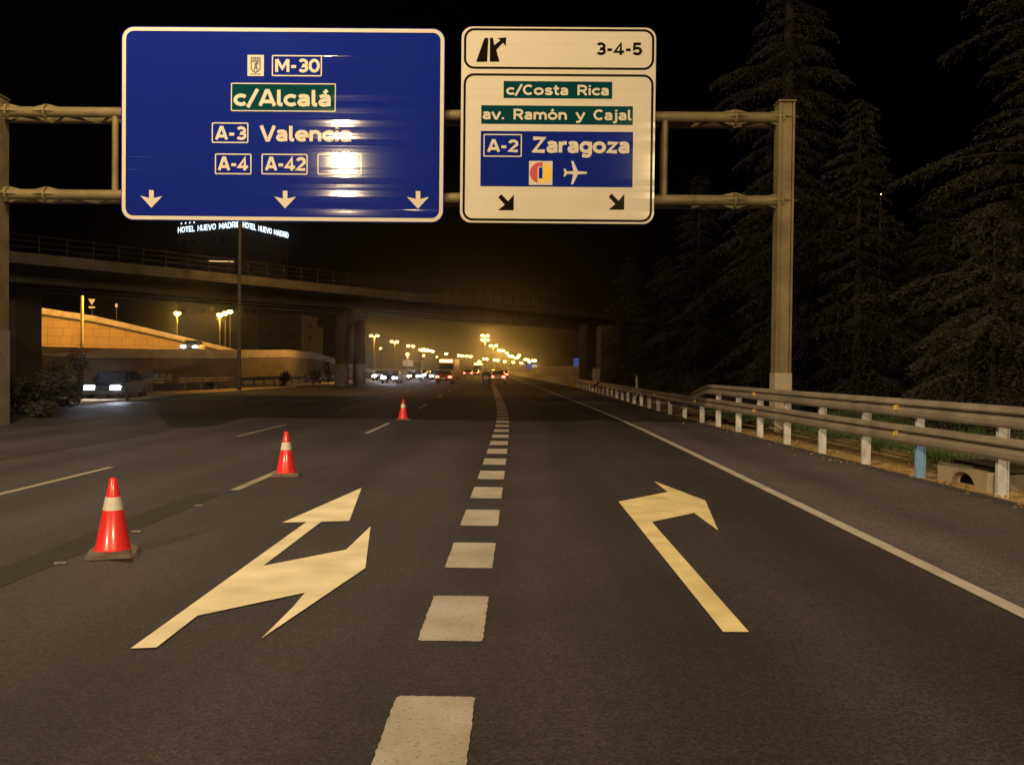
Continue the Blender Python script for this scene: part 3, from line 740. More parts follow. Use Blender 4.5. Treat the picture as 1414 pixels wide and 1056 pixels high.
for ax, ay in ((227, 731), (656, 731)):
    c = c2(ax, ay); mb = MB()
    plate(mb, [(c[0] + a * ul, c[1] + b * ul) for a, b in ((-31, 19), (-19, 31), (8, 4), (30, 30), (30, -31), (-31, -31), (-5, -9))], L1); mb.build('exit_arrow', M['black'], ws)
for sg, xs_ in ((bs, (220, 330, 450, 560)), (ws, (680, 770, 860))):      # carrier beams between panel and chords
    for px in xs_: x = P2(px, 170)[0]; MB().box((x, YF + .125, P2(400, 172)[1]), (.10, .06, 4.5)).build('carrier_rail', M['alu'], sg)

# ------------------------------------------------------------------ guardrail along the right shoulder
W_PROF = [(-.01, 0), (.03, .012), (.05, .05), (.05, .11), (.02, .155), (-.02, .175), (-.02, .19), (.045, .215), (.05, .235), (.02, .285), (-.03, .315)]
W_PROF = [(-o, z) for o, z in W_PROF]
prof = W_PROF + [(o + .012, z) for o, z in reversed(W_PROF)]
gl = thing('guardrail', (6.5, 20, 0), 'double steel guardrail on pale posts along the right shoulder, one post blue', 'guardrail')
lo_y = [-8, -4, 0, 4, 6, 8, 10, 12, 14, 16, 18, 20, 22, 24, 26, 28, 31, 35, 40, 46, 52, 60, 68, 76, 84, 90]
MB().sweep([(rail_x(y) - .10, y, .53) for y in lo_y], prof).build('beam', M['rail_steel'], gl)
up_y = [y for y in lo_y if y <= 27]
ub = MB(); ub.sweep([(rail_x(y) - .10, y, .98) for y in up_y] + [(rail_x(28) - .10, 28, .98), (rail_x(30) - .06, 30, .72), (rail_x(31.5), 31.5, .40), (rail_x(32.5) + .02, 32.5, .18)], prof).build('upper_beam', M['rail_steel'], gl)
for z_, yl in ((.53, (2, 6, 10, 14.4, 18.2, 22.3, 26.4, 32, 40, 48)), (.98, (4, 8, 12.6, 16.6, 20.4, 24.4))):
    for y_ in yl:
        mj = MB(); mj.sweep([(rail_x(y_) - .104, y_, z_ - .003), (rail_x(y_ + .3) - .104, y_ + .3, z_ - .003)], prof)
        for dy_ in (.06, .24):
            for dz_ in (.07, .245): mj.tube([(rail_x(y_) - .16, y_ + dy_, z_ + dz_), (rail_x(y_) - .125, y_ + dy_, z_ + dz_)], .017, 8)
        mj.build('lap_joint', M['rail_steel'], gl)
bpx = [1378, 1272, 1195, 1137, 1090, 1052, 1022, 1000, 975]
bys = [12.25, 14.5, 16.5, 18.6, 20.8, 22.9, 24.9, 27.1, 29.2]
ys_posts = [2.2, 4.2, 6.2, 8.2, 10.2] + bys + [29.2 + 2.6 * i for i in range(1, 23)]
for y in ys_posts:
    hgt = 1.24 if y < 28.5 else .80
    x = rail_x(y) + .02; m = MB()
    if y < 14 or y > 15: m.box((x, y, hgt / 2 - .05), (.13, .07, hgt + .1)); m.box((x + .075, y, hgt / 2 - .05), (.02, .11, hgt + .1)); m.build('post', M['post_white'], gl)
    else:
        m.box((x, y, .26), (.13, .07, .62)).box((x + .075, y, .26), (.02, .11, .62)); pb = m.build('post', M['post_blue'], gl); pb['label'] = 'blue guardrail post'
        m = MB(); m.box((x, y, .905), (.13, .07, .67)); m.build('post_extension', M['post_white'], pb)
for y, up in ((15.0, 1), (15.0, 0), (22.9, 1), (22.9, 0), (29.5, 0), (37, 0), (44, 0), (56, 0)):
    x = rail_x(y) - .135; z = (.98 if up else .53) + .158
    m = MB(); m.prism([(x - .05, y - .05, z - .045), (x + .02, y - .05, z - .045), (x + .02, y + .01, z - .045), (x - .05, y + .01, z - .045)],
                      [(x - .05, y - .05, z + .03), (x + .02, y - .05, z + .045), (x + .02, y + .01, z + .045), (x - .05, y + .01, z + .03)]); m.build('reflector', M['reflector'], gl)

# ------------------------------------------------------------------ traffic cones
def make_cone(loc):
    t = thing('traffic_cone', loc, '', 'traffic cone', 'traffic cones along the lane line')
    x, y, z = loc; s_ = .19
    m = MB(); a = .22; ch = .05
    lo = [(x - a + ch, y - a, z), (x + a - ch, y - a, z), (x + a, y - a + ch, z), (x + a, y + a - ch, z), (x + a - ch, y + a, z), (x - a + ch, y + a, z), (x - a, y + a - ch, z), (x - a, y - a + ch, z)]
    hi = [(x + (p[0] - x) * .92, y + (p[1] - y) * .92, z + .035) for p in lo]; hh = [(x + (p[0] - x) * .72, y + (p[1] - y) * .72, z + .055) for p in lo]
    m.prism(lo, hi); m.prism(hi, hh); m.build('base', M['rubber'], t)
    r = lambda h: .155 - (.155 - .032) * (h - .05) / .65
    m = MB(); m.lathe((x, y, z), [(r(.05) + .012, .05), (r(.07), .07), (r(.4), .41), (r(.41) - .001, .41), (r(.53) - .001, .53), (r(.53), .53), (r(.69), .685), (r(.7) - .008, .70), (.012, .70)], 40)
    m.build('body', M['cone'], t, smooth=True)
    m = MB(); m.lathe((x, y, z), [(r(.412) + .002, .412), (r(.528) + .002, .528), (r(.528) - .004, .5285), (r(.412) - .004, .4115)], 40); m.build('reflective_band', M['cone_band'], t, smooth=True)
    return t
c0 = make_cone((0, 0, 0))
for i, (px, py, rz, lb) in enumerate(((156, 766, .35, 'nearest and largest orange traffic cone with white band, standing on the dark strip'),
                                      (395, 657, .2, 'middle-sized orange traffic cone standing on the white lane line'),
                                      (556.5, 580, .5, 'farthest and smallest orange traffic cone on the road'))):
    t = c0 if i == 0 else copy_tree(c0)
    g = gnd(px, py); t.location = (g.x, g.y, .007); t.rotation_euler.z = rz; t['label'] = lb

# ------------------------------------------------------------------ overpass
BL = lambda t: Vector((-28.7 + 37.3 * t, 48 + 52 * t, .38 * t))
bdir = (BL(1) - BL(0)).normalized(); bflat = Vector((37.3, 52, 0)).normalized(); bnor = Vector((-bflat.y, bflat.x, 0))
brz = math.atan2(bdir.y, bdir.x)
ov = thing('overpass', BL(.4) * 1 - Vector((0, 0, BL(.4).z)), 'long concrete road overpass crossing above both carriageways at an angle', 'bridge')
A, B = BL(-1.2), BL(1.35); ZB, ZF = 7.42, 8.05
def deckprism(o0, o1, z0, z1, a=None, b=None):
    a = A if a is None else a; b = B if b is None else b
    return ([a + bnor * o0 + Vector((0, 0, z0)), b + bnor * o0 + Vector((0, 0, z0)), b + bnor * o1 + Vector((0, 0, z0)), a + bnor * o1 + Vector((0, 0, z0))],
            [a + bnor * o0 + Vector((0, 0, z1)), b + bnor * o0 + Vector((0, 0, z1)), b + bnor * o1 + Vector((0, 0, z1)), a + bnor * o1 + Vector((0, 0, z1))])
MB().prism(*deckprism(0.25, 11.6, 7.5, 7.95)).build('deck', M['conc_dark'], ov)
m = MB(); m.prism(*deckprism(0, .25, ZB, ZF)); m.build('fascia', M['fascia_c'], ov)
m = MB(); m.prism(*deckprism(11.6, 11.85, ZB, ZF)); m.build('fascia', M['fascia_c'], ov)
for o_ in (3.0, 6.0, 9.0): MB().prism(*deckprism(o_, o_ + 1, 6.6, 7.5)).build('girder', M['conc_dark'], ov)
m = MB(); L_ = (B - A).length
n = int(L_ / 1.6)
for i in range(n):
    p = A + bdir * (i * 1.6) + bnor * .12; m.box((p.x, p.y, p.z + ZF + .5), (.04, .04, 1.0), brz)
for z in (.35, .68, 1.02):
    m.tube([A + bnor * .12 + Vector((0, 0, ZF + z)), B + bnor * .12 + Vector((0, 0, ZF + z))], .02, 6)
m.build('railing', M['tyre'], ov)
def pier(p, wx, wy, z1, name, m_, par=ov): return MB().box((p.x, p.y, z1 / 2 - .1), (wx, wy, z1 + .2), brz).build(name, m_, par)
q1 = at(472, 520, 76); q2 = at(496, 520, 83)
for q, r_ in ((q1, .58), (q2, .58)):
    c = MB(); c.lathe((q.x, q.y, -.1), [(r_, 0), (r_, 6.5)], 20); o = c.build('column', M['fascia_c'], ov, smooth=True)
    c = MB(); c.lathe((q.x, q.y, -.1), [(r_ + .05, 0), (r_ + .05, 2.1)], 20); c.build('painted_foot', M['conc'], o, smooth=True)
cp = (q1 + q2) / 2; MB().box((cp.x, cp.y, 6.5), (1.3, 10.2, .9), R(20)).build('pier_cap', M['conc_dark'], ov)
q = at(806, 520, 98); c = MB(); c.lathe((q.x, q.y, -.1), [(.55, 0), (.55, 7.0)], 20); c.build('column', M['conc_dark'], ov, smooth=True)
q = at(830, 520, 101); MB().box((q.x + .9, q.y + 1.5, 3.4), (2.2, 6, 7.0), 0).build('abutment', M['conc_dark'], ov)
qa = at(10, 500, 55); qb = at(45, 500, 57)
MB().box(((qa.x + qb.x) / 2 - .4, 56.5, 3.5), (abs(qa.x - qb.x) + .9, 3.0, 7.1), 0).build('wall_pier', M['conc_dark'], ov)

# ------------------------------------------------------------------ ramp with stone retaining wall on the left
sw_top = [(-40, 415, 93), (45, 423, 95), (130, 436, 97), (212, 455, 100), (262, 467, 101), (330, 484, 104), (385, 494, 107)]
st = thing('retaining_wall', at(200, 500, 99) * 1, 'sodium-lit stone block retaining wall tapering down along the ramp', 'wall')
def wall_ribbon(pts, thick, base_z):
    m = MB()
    P = [(at(px, py, D)) for px, py, D in pts]
    for a, b in zip(P, P[1:]):
        bz = base_z if not callable(base_z) else None
        m.prism([(a.x, a.y, bz), (b.x, b.y, bz), (b.x, b.y + thick, bz), (a.x, a.y + thick, bz)], [tuple(a), tuple(b), (b.x, b.y + thick, b.z), (a.x, a.y + thick, a.z)])
    return m
low = [(px, py + t, D) for (px, py, D), t in zip(sw_top, (9, 8.8, 8, 6.8, 6.2, 5, 4))]
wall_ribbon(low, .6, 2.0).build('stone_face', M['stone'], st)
m = MB()
P0 = [at(*q) for q in low]; P1 = [at(*q) for q in sw_top]
for a, b, c, d in zip(P0, P0[1:], P1, P1[1:]):
    m.prism([(a.x, a.y - .22, a.z + .02), (b.x, b.y - .22, b.z + .02), (b.x, b.y + .35, b.z + .02), (a.x, a.y + .35, a.z + .02)],
            [(c.x, c.y - .22, c.z), (d.x, d.y - .22, d.z), (d.x, d.y + .35, d.z), (c.x, c.y + .35, c.z)])
m.build('parapet', M['conc_pale'], st)
m = MB()
for a, b in zip(P0, P0[1:]):
    m.prism([(a.x, a.y - .12, a.z - .22), (b.x, b.y - .12, b.z - .22), (b.x, b.y - .003, b.z - .22), (a.x, a.y - .003, a.z - .22)], [(a.x, a.y - .12, a.z + .015), (b.x, b.y - .12, b.z + .015), (b.x, b.y - .003, b.z + .015), (a.x, a.y - .003, a.z + .015)])
m.build('parapet_shadow_band', M['conc_dark'], st)  # dark strip stands in for the shade line below the parapet
lw_top = [(-60, 478, 74), (45, 478, 78), (120, 480, 80), (212, 482, 82), (330, 483, 86), (400, 483, 92), (435, 487, 99), (465, 496, 110), (505, 509, 132), (530, 514, 160)]
lwt = [12, 12, 13.5, 12.5, 11.5, 10, 9, 7, 4, 3]
lw = thing('ramp_wall', at(250, 520, 83), 'long stained lower wall with pale parapet carrying the ramp, graffiti near its foot', 'wall')
lowp = [(px, py + t, D) for (px, py, D), t in zip(lw_top, lwt)]
P0 = [at(*q) for q in lowp]; P1 = [at(*q) for q in lw_top]; m = MB(); m2 = MB()
for a, b, c, d in zip(P0, P0[1:], P1, P1[1:]):
    m.prism([(a.x, a.y, -.1), (b.x, b.y, -.1), (b.x, b.y + .5, -.1), (a.x, a.y + .5, -.1)], [(a.x, a.y, a.z), (b.x, b.y, b.z), (b.x, b.y + .5, b.z), (a.x, a.y + .5, a.z)])
    m2.prism([(a.x, a.y - .15, a.z + .01), (b.x, b.y - .15, b.z + .01), (b.x, b.y + .3, b.z + .01), (a.x, a.y + .3, a.z + .01)], [(c.x, c.y - .15, c.z), (d.x, d.y - .15, d.z), (d.x, d.y + .3, d.z), (c.x, c.y + .3, c.z)])
m.build('wall_face', M['wall_plain'], lw); m2.build('parapet', M['conc_pale'], lw)
gf = MB(); rg = random.Random(5)
for cxp, n in ((152, 4), (223, 5), (197, 2)):
    for i in range(n):
        D = 80.6 if cxp < 180 else 82; c = at(cxp - 11 + 5.5 * i, 521, D - .35)
        for _ in range(2):
            a = rg.uniform(.05, .3); pl = arc(c.x + rg.uniform(-.1, .1), c.z, .14, .34, rg.uniform(0, 360), rg.uniform(300, 640), 8)
            for qd in ribbon(pl, .09): gf.face([(p.x, c.y - rg.random() * .02 + (p.x - c.x) * .15, p.y) for p in qd])
gf.build('graffiti', M['graffiti'], lw)
rm = MB()                                             # ramp roadway between the two walls
for i in range(len(lw_top) - 3):
    a, b = P0[i], P0[i + 1]
    rm.face([(a.x, a.y + .5, a.z + .05 - .25), (b.x, b.y + .5, b.z + .05 - .25), (b.x - 2, b.y + 26, b.z - .2), (a.x - 6, a.y + 26, a.z - .2)])
struct(rm.build('ramp_road', M['shoulder']), 'raised ramp roadway between the two left walls', 'road')

# lamps that light the ramp walls
def ramp_lamp(px, D, zt_, label, P, bright=False, yb=500):
    b = at(px, yb, D); b.z = 2.2
    t = thing('street_lamp', b, label, 'street lamp', 'lamps beside the ramp')
    MB().tube([b, (b.x, b.y, zt_)], [.17 if bright else .10, .13 if bright else .06], 10).build('pole', M['pole_lit'] if bright else M['pole_grey'], t, smooth=True)
    MB().tube([(b.x, b.y, zt_), (b.x + 1.2, b.y + .3, zt_ + .25)], .05, 8).build('arm', M['pole_grey'], t)
    MB().box((b.x + 1.5, b.y + .35, zt_ + .26), (.7, .3, .14)).build('lamp_head', M['pole_grey'], t)
    MB().box((b.x + 1.5, b.y + .35, zt_ + .17), (.5, .22, .03)).build('diffuser', M['lamp_far'], t)
    spot('lamp_light', (b.x + 1.5, b.y + .35, zt_ + .1), (b.x + 1.5, b.y + 8, 3), P, t, SODIUM, 155, .6, .2)
    return t
ramp_lamp(113, 84, 11.5, 'lamp post coloured bright yellow as if lit, standing in front of the stone wall', 15000, True)
ramp_lamp(-8, 84, 11.5, 'added unseen lamp post lighting the left end of the stone wall, hidden behind the dark pier', 10000)  # added out of sight to brighten the wall's left end
ramp_lamp(331, 93, 11.0, 'added lamp for the right part of the stone wall, head hidden by the overpass', 9000)  # added out of sight to brighten the wall's right part

lb_ = at(474, 520, 89); tl_ = thing('street_lamp', (lb_.x, 89, 0), 'added short lamp post lighting the lower wall, unseen behind the overpass columns', 'street lamp', 'lamps beside the ramp')  # added behind the columns to brighten the lower wall face
MB().tube([(lb_.x, 89, 0), (lb_.x, 89, 8.0)], [.10, .06], 10).build('pole', M['pole_grey'], tl_, smooth=True)
MB().tube([(lb_.x, 89, 8.0), (lb_.x - 1.2, 88.8, 8.2)], .05, 8).build('arm', M['pole_grey'], tl_)
MB().box((lb_.x - 1.5, 88.8, 8.2), (.7, .3, .14)).build('lamp_head', M['pole_grey'], tl_)
MB().box((lb_.x - 1.5, 88.8, 8.11), (.5, .22, .03)).build('diffuser', M['lamp_far'], tl_)
spot('lamp_light', (lb_.x - 1.5, 88.8, 8.04), (-27, 86, 1.0), 3600, tl_, SODIUM, 140, .6, .2)

# things on the wall top
def small_sign(px, py, D, label, kind):
    p = at(px, py, D); t = thing('road_sign', (p.x, p.y, p.z - 2.4), label, 'road sign')
    MB().tube([(p.x, p.y, p.z - 2.6), (p.x, p.y, p.z - .05)], .04, 8).build('pole', M['pole_grey'], t)
    m = MB()
    if kind == 'yield':
        m.prism([(p.x - .42, p.y - .05, p.z + .35), (p.x, p.y - .05, p.z - .38), (p.x + .42, p.y - .05, p.z + .35)][::1], [(p.x - .42, p.y - .03, p.z + .35), (p.x, p.y - .03, p.z - .38), (p.x + .42, p.y - .03, p.z + .35)])
        m.build('triangle_plate', M['white'], t); MB().box((p.x, p.y - .04, p.z - .62), (.75, .02, .2)).build('name_plate', M['white'], t)
    else:
        m.box((p.x, p.y - .05, p.z + .1), (.26, .03, .42)); m.build('plate', M['white'], t)
small_sign(127, 417, 100, 'inverted triangle yield sign above the stone wall', 'yield')
small_sign(161, 423, 101, 'small narrow white sign post above the stone wall', 'plate')

# ------------------------------------------------------------------ median guardrails, shrubs
def low_rail(pts, label, name='guardrail'):
    P = [at(px, 520, D) for px, D in pts]; t = thing(name, (P[0].x, P[0].y, .1), label, 'guardrail', 'median guardrails')
    prf = [(-.05, 0), (-.05, .31), (.03, .31), (.06, .24), (0, .155), (.06, .07), (.03, 0)]
    MB().sweep([(p.x, p.y, .58) for p in P], prf).build('beam', M['rail_steel'], t)
    for a, b in zip(P, P[1:]):
        n = max(2, int((b - a).length / 2))
        for i in range(n):
            p = a + (b - a) * ((i + .3) / n); MB().box((p.x, p.y, .38), (.12, .12, .8)).build('post', M['pole_grey'], t)
low_rail([(176, 49), (226, 53)], 'short piece of low steel guardrail on the median left of the long one')
low_rail([(249, 56), (330, 65), (400, 76), (462, 90)], 'long low steel guardrail on the median leading to the overpass columns')
def leaf_cloud(m, c, rx, ry, rz, n, size, rnd):
    for _ in range(n):
        while True:
            a, b, d = rnd.uniform(-1, 1), rnd.uniform(-1, 1), rnd.uniform(-1, 1)
            q = a * a + b * b + d * d
            if q < 1 and rnd.random() < .35 + .65 * q: break
        wob = 1 + .25 * math.sin(5 * a + c[0]) * math.cos(4 * d + c[1])
        p = Vector((c[0] + a * rx * wob, c[1] + b * ry * wob, c[2] + d * rz * wob))
        u = Vector((rnd.gauss(0, 1), rnd.gauss(0, 1), rnd.gauss(0, .7))).normalized(); v = u.cross(Vector((rnd.gauss(0, 1), rnd.gauss(0, 1), rnd.gauss(0, 1)))).normalized()
        s_ = size * rnd.uniform(.6, 1.4); m.face([p - u * s_, p + v * s_ * .45, p + u * s_, p - v * s_ * .45])
def shrub(px, D, h, wd, label, seed, n=500, group='shrubs on the median', size=.09):
    rnd = random.Random(seed); b = at(px, 520, D); b.z = .08
    t = thing('shrub', b, label, 'shrub', group); m = MB()
    for _ in range(5):
        a = rnd.uniform(0, 6.28); m.tube([b, b + Vector((math.cos(a) * wd * .2, math.sin(a) * wd * .2, h * .5)), b + Vector((math.cos(a) * wd * .35, math.sin(a) * wd * .35, h * .85))], [.03, .018, .006], 5)
    m.build('stem', M['bark'], t); m = MB()
    for _ in range(6):
        leaf_cloud(m, (b.x + rnd.uniform(-.3, .3) * wd, b.y + rnd.uniform(-.3, .3) * wd, h * rnd.uniform(.35, .75)), wd * .33, wd * .33, h * .3, n // 6, size, rnd)
    m.build('foliage', M['leaf'], t)
for i, (px, D, h, wd, lb) in enumerate(((-6, 27.5, 1.5, 1.8, 'leafy shrub cut by the left edge of the view'), (22, 29, 1.25, 1.4, 'brown shrub just right of the gantry foot'),
        (47, 30.5, 1.35, 1.6, 'rounded brown shrub second from the gantry foot'), (70, 32, 1.6, 1.5, 'taller brown shrub between two low ones on the median'),
        (88, 33, 1.1, 1.3, 'low brown shrub next to the bright headlights'), (58, 27.8, .55, 1.0, 'tiny shrub close to the kerb'), (107, 47, 2.9, 1.2, 'dark upright bush at the foot of the yellow pole'),
        (76, 46, 1.9, 1.7, 'loose bush behind the low shrubs'), (394, 71, 1.3, 1.0, 'small dark bush on the median by the long guardrail'), (433, 78, 1.75, 1.5, 'wide dark bush left of the overpass columns'),
        (453, 82, 2.3, 1.2, 'tall narrow bush touching the overpass column'), (292, 62, 1.1, .9, 'small bush behind the long guardrail near the lamp post'))):
    shrub(px, D, h, wd, lb, 100 + i, 900 if D < 45 else 500)

# ------------------------------------------------------------------ cedars on the right bank
def tree(name, px, D, h, rad, label, seed, nb=95, lean=0.0, low_frac=.06, zb=None, tuft=.12, X=None, droop=1.0):
    rnd = random.Random(seed); b = at(px, 520, D)
    b = Vector((b.x if X is None else X, D, zb if zb is not None else .3))
    t = thing(name, b, label, 'tree', 'cedars on the right bank')
    tr = MB(); tr.tube([b - Vector((0, 0, .4)), b + Vector((0, 0, h * .3)), b + Vector((lean * .5, 0, h * .7)), b + Vector((lean, 0, h * .99))], [h * .013 + .05, h * .010 + .03, h * .0045 + .02, .012], 9)
    cr = MB(); V, Fc = cr.v, cr.f
    lobes = [rnd.uniform(0, 6.28) for _ in range(3)]
    for i in range(nb):
        f = low_frac + (1 - low_frac) * (i + rnd.random()) / nb; f = min(f, .99)
        az = i * 2.399 + rnd.uniform(-.4, .4); prof_ = (1 - f) ** .72
        tier = .72 + .28 * math.sin(f * 26 + lobes[0]); ln = max(.25, rad * prof_ * tier * rnd.uniform(.6, 1.15) * (1 + .34 * math.sin(1.5 * az + f * 11 + lobes[1]) * math.sin(f * 17 + lobes[2])))
        base = b + Vector((lean * f, 0, h * f)); dirh = Vector((math.cos(az), math.sin(az), 0)); side = Vector((-dirh.y, dirh.x, 0))
        el = .28 * (f - .15) + rnd.uniform(-.06, .12); K = 7; pts = []
        for k in range(K + 1):
            s_ = k / K; pts.append(base + dirh * (ln * s_) + Vector((0, 0, ln * (el * s_ - .34 * droop * s_ ** 2.4))))
        if ln > .7: tr.tube(pts[:K], [max(.012, .035 * ln / 3 * (1 - k / K) + .008) for k in range(K)], 5, False)
        nt_ = max(7, int(ln * 17))
        for j in range(nt_):
            s_ = .12 + .88 * (j + rnd.random()) / nt_; k = min(int(s_ * K), K - 1); fr = s_ * K - k; p = pts[k].lerp(pts[k + 1], fr)
            tl = (.30 + .30 * ln * (1 - s_) * s_ * 1.6 + .1) * rnd.uniform(.6, 1.3)
            sd = 1 if j % 2 else -1
            td = (side * sd * rnd.uniform(.5, 1.0) + dirh * rnd.uniform(.2, .9)).normalized()
            nq = 13
            for q in range(nq):
                r_ = (q + rnd.random()) / nq; pp = p + td * (tl * r_) + Vector((0, 0, -.62 * droop * tl * r_ ** 1.5 + rnd.uniform(-.03, .06)))
                dd = (td + Vector((rnd.gauss(0, .55), rnd.gauss(0, .55), rnd.gauss(-.5 * droop, .4)))).normalized()
                up = dd.cross(Vector((rnd.gauss(0, .6), rnd.gauss(0, .6), 1))).normalized(); sz = tuft * rnd.uniform(.55, 1.25); wq = sz * .22
                n0 = len(V); e = pp + dd * sz
                V.extend((tuple(pp - up * wq * .5), tuple(pp + dd * sz * .5 - up * wq + Vector((0, 0, -.02))), tuple(e), tuple(pp + dd * sz * .5 + up * wq)))
                Fc.append((n0, n0 + 1, n0 + 2, n0 + 3))
    tr.build('trunk', M['bark'], t); cr.build('crown', M['needle'], t)
    return t
tree('cedar_tree', 1082, 33, 25, 4.4, 'tallest cedar, rising behind the right gantry post beyond the top of the view', 21, 210, droop=1.2)
tree('cedar_tree', 1182, 29, 10.6, 3.4, 'shorter pointed cedar right of the gantry post', 22, 110)
tree('cedar_tree', 962, 44, 11.4, 3.6, 'slim pointed cedar under the lower gantry tube, left of the post', 23, 100)
tree('cedar_tree', 1430, 24, 18.0, 4.3, 'large cedar cut by the right edge of the view', 24, 170, zb=.8, droop=.9)
tree('cedar_tree', 1290, 38, 9.0, 5.0, 'broad cedar in the gap between the pointed and the right-edge cedars', 25, 110, zb=.9)
tree('cedar_tree', 868, 62, 9.6, 3.6, 'low dark cedar nearest the right end of the overpass', 26, 80)
tree('cedar_tree', 1030, 47, 9.5, 4.0, 'bushy cedar filling in behind the gantry post', 27, 90)
tree('cedar_tree', 915, 54, 8.6, 3.6, 'dark cedar between the overpass end and the slim pointed cedar', 28, 80)
tree('cedar_tree', 1370, 19.5, 4.9, 3.0, 'low spreading young cedar behind the right end of the guardrail', 29, 80, zb=.7, tuft=.10)
tree('cedar_tree', 1120, 40, 8.8, 4.2, 'low cedar behind the pointed one at mid bank', 30, 80, zb=.8)
tree('cedar_tree', 1235, 46, 8.0, 4.4, 'far low cedar deep in the dark bank', 31, 80, zb=1.0)

# ------------------------------------------------------------------ vehicles
def make_car(paint, lights='head', scale=1.0, label='', group=None, cat='car', taxi=False):
    """saloon pointing along -Y (front) from the origin; wheels on z=0"""
    t = thing('car', (0, 0, 0), label, cat, group); L2_, W2 = 2.15, .88
    prof = [(-2.15, .35), (-2.15, .62), (-1.95, .74), (-1.05, .90), (-.45, 1.36), (.75, 1.42), (1.45, .98), (2.05, .93), (2.15, .70), (2.15, .35)]
    m = MB(); n = len(prof)
    def half_w(z): return W2 if z < .95 else W2 - (z - .95) * .42
    for sx in (-1, 1):
        for y, z in prof: m.v.append((sx * half_w(z), y, z))
    m.f.append(tuple(range(n))); m.f.append(tuple(reversed(range(n, 2 * n))))
    for i in range(n): j = (i + 1) % n; m.f.append((i, n + i, n + j, j))
    m.build('body', paint, t)
    g = MB(); g.face([(-.70, -1.0, .945), (.70, -1.0, .945), (.60, -.50, 1.335), (-.60, -.50, 1.335)]); g.build('windscreen', M['glass'], t)
    g = MB(); g.face([(.70, 1.40, 1.03), (-.70, 1.40, 1.03), (-.60, .82, 1.40), (.60, .82, 1.40)]); g.build('rear_window', M['glass'], t)
    for o in (t,): pass
    for ch in kids(t):
        if ch.name.startswith('windscreen'): ch.location = (0, -.03, .012)
        if ch.name.startswith('rear_window'): ch.location = (0, .03, .012)
    for sx in (-1, 1):
        g = MB(); x = lambda z: sx * (half_w(z) + .006)
        g.face([(x(.97), -.85, .97), (x(.97), 1.25, .97), (x(1.33), .72, 1.33), (x(1.33), -.40, 1.33)]); g.build('side_window', M['glass'], t)
        for y in (-1.35, 1.35):
            wv = MB(); wv.tube([(sx * .70, y, .32), (sx * .90, y, .32)], .32, 18); wv.build('wheel', M['tyre'], t)
        hl = MB(); hl.box((sx * .58, -2.13, .66), (.42, .10, .17)); hl.build('headlight', M['head_em'] if lights == 'head' else M['cone_band'], t)
        tl = MB(); tl.box((sx * .66, 2.12, .80), (.34, .08, .15)); tl.build('taillight', M['tail_em'] if lights == 'tail' else M['red_print'], t)
    MB().box((0, -2.16, .45), (1.6, .08, .16)).build('bumper', M['tyre'], t); MB().box((0, 2.16, .48), (1.6, .08, .18)).build('bumper', M['tyre'], t)
    MB().box((0, 2.175, .66), (.5, .03, .12)).build('number_plate', M['cone_band'], t)
    if taxi: MB().box((0, 0, 1.46), (.5, .14, .10)).build('roof_light', M['amber_em'], t)
    return t
protos = {}
def place_car(px, D, paint, lights, label, z=0.0, group=None, rz=0.0, taxi=False):
    key = (paint, lights, taxi)
    t = make_car(M[paint], lights, taxi=taxi) if key not in protos else copy_tree(protos[key])
    protos.setdefault(key, t)
    p = at(px, 515, D); t.location = (p.x, D, z); t.rotation_euler.z = rz; t['label'] = label
    if lights == 'tail': t.rotation_euler.z = PI
    if group: t['group'] = group
    return t
beam_cars = []
near_car = place_car(162, 42, 'car_black', 'head', 'dark oncoming car with dazzling white headlights beside the median shrubs', -.01, rz=.14)
place_car(266, 91, 'car_grey', 'head', 'car with white headlights coming down the ramp under the stone wall', 3.0, rz=.2)
for px, D, lb in ((527, 108, 'leftmost oncoming car next to the overpass column'), (541.5, 92, 'nearest oncoming car of the cluster past the overpass column'), (574, 112, 'oncoming car alone between the two headlight clusters'),
                  (583, 140, 'oncoming car at the left end of the far headlight row'), (588, 160, 'oncoming car in the middle of the far headlight row'),
                  (595, 185, 'oncoming car at the right end of the far headlight row'), (604, 118, 'oncoming car right beside the red tail lights')):
    beam_cars.append(place_car(px, D, 'car_black', 'head', lb, -.01, 'oncoming cars with headlights on'))
for c_, P_, xs_ in [(near_car, 14, (-.58, .58))] + [(c_, 90, (0,)) for c_ in beam_cars[:3] + beam_cars[-1:]]:
    for x_ in xs_:
        d_ = bpy.data.lights.new('headlight_beam', 'SPOT'); d_.energy = P_; d_.color = (.80, .86, 1.0); d_.spot_size = R(75); d_.spot_blend = .8; d_.shadow_soft_size = .12
        o_ = bpy.data.objects.new('headlight_beam', d_); col.objects.link(o_); o_.parent = c_; o_.location = (x_, -2.25, .66); o_.rotation_euler = (R(86), 0, PI)
place_car(615, 92, 'car_red', 'tail', 'red car driving away with two bright red tail lights', .0, 'cars driving away')
place_car(688, 99, 'car_white', 'tail', 'pale car driving away on the exit lane just right of the gore marker', .0, 'cars driving away')
place_car(681, 150, 'car_white', 'tail', 'pale taxi driving away beyond the gore marker', .0, 'cars driving away', taxi=True)
place_car(695, 142, 'car_grey', 'tail', 'grey car with red tail lights ahead of the pale exit-lane car', .0, 'cars driving away')
place_car(647, 165, 'car_grey', 'tail', 'dark car with red tail lights under the far amber display', .0, 'cars driving away')
place_car(656, 190, 'car_black', 'tail', 'distant dark car left of the gore marker', .0, 'cars driving away')
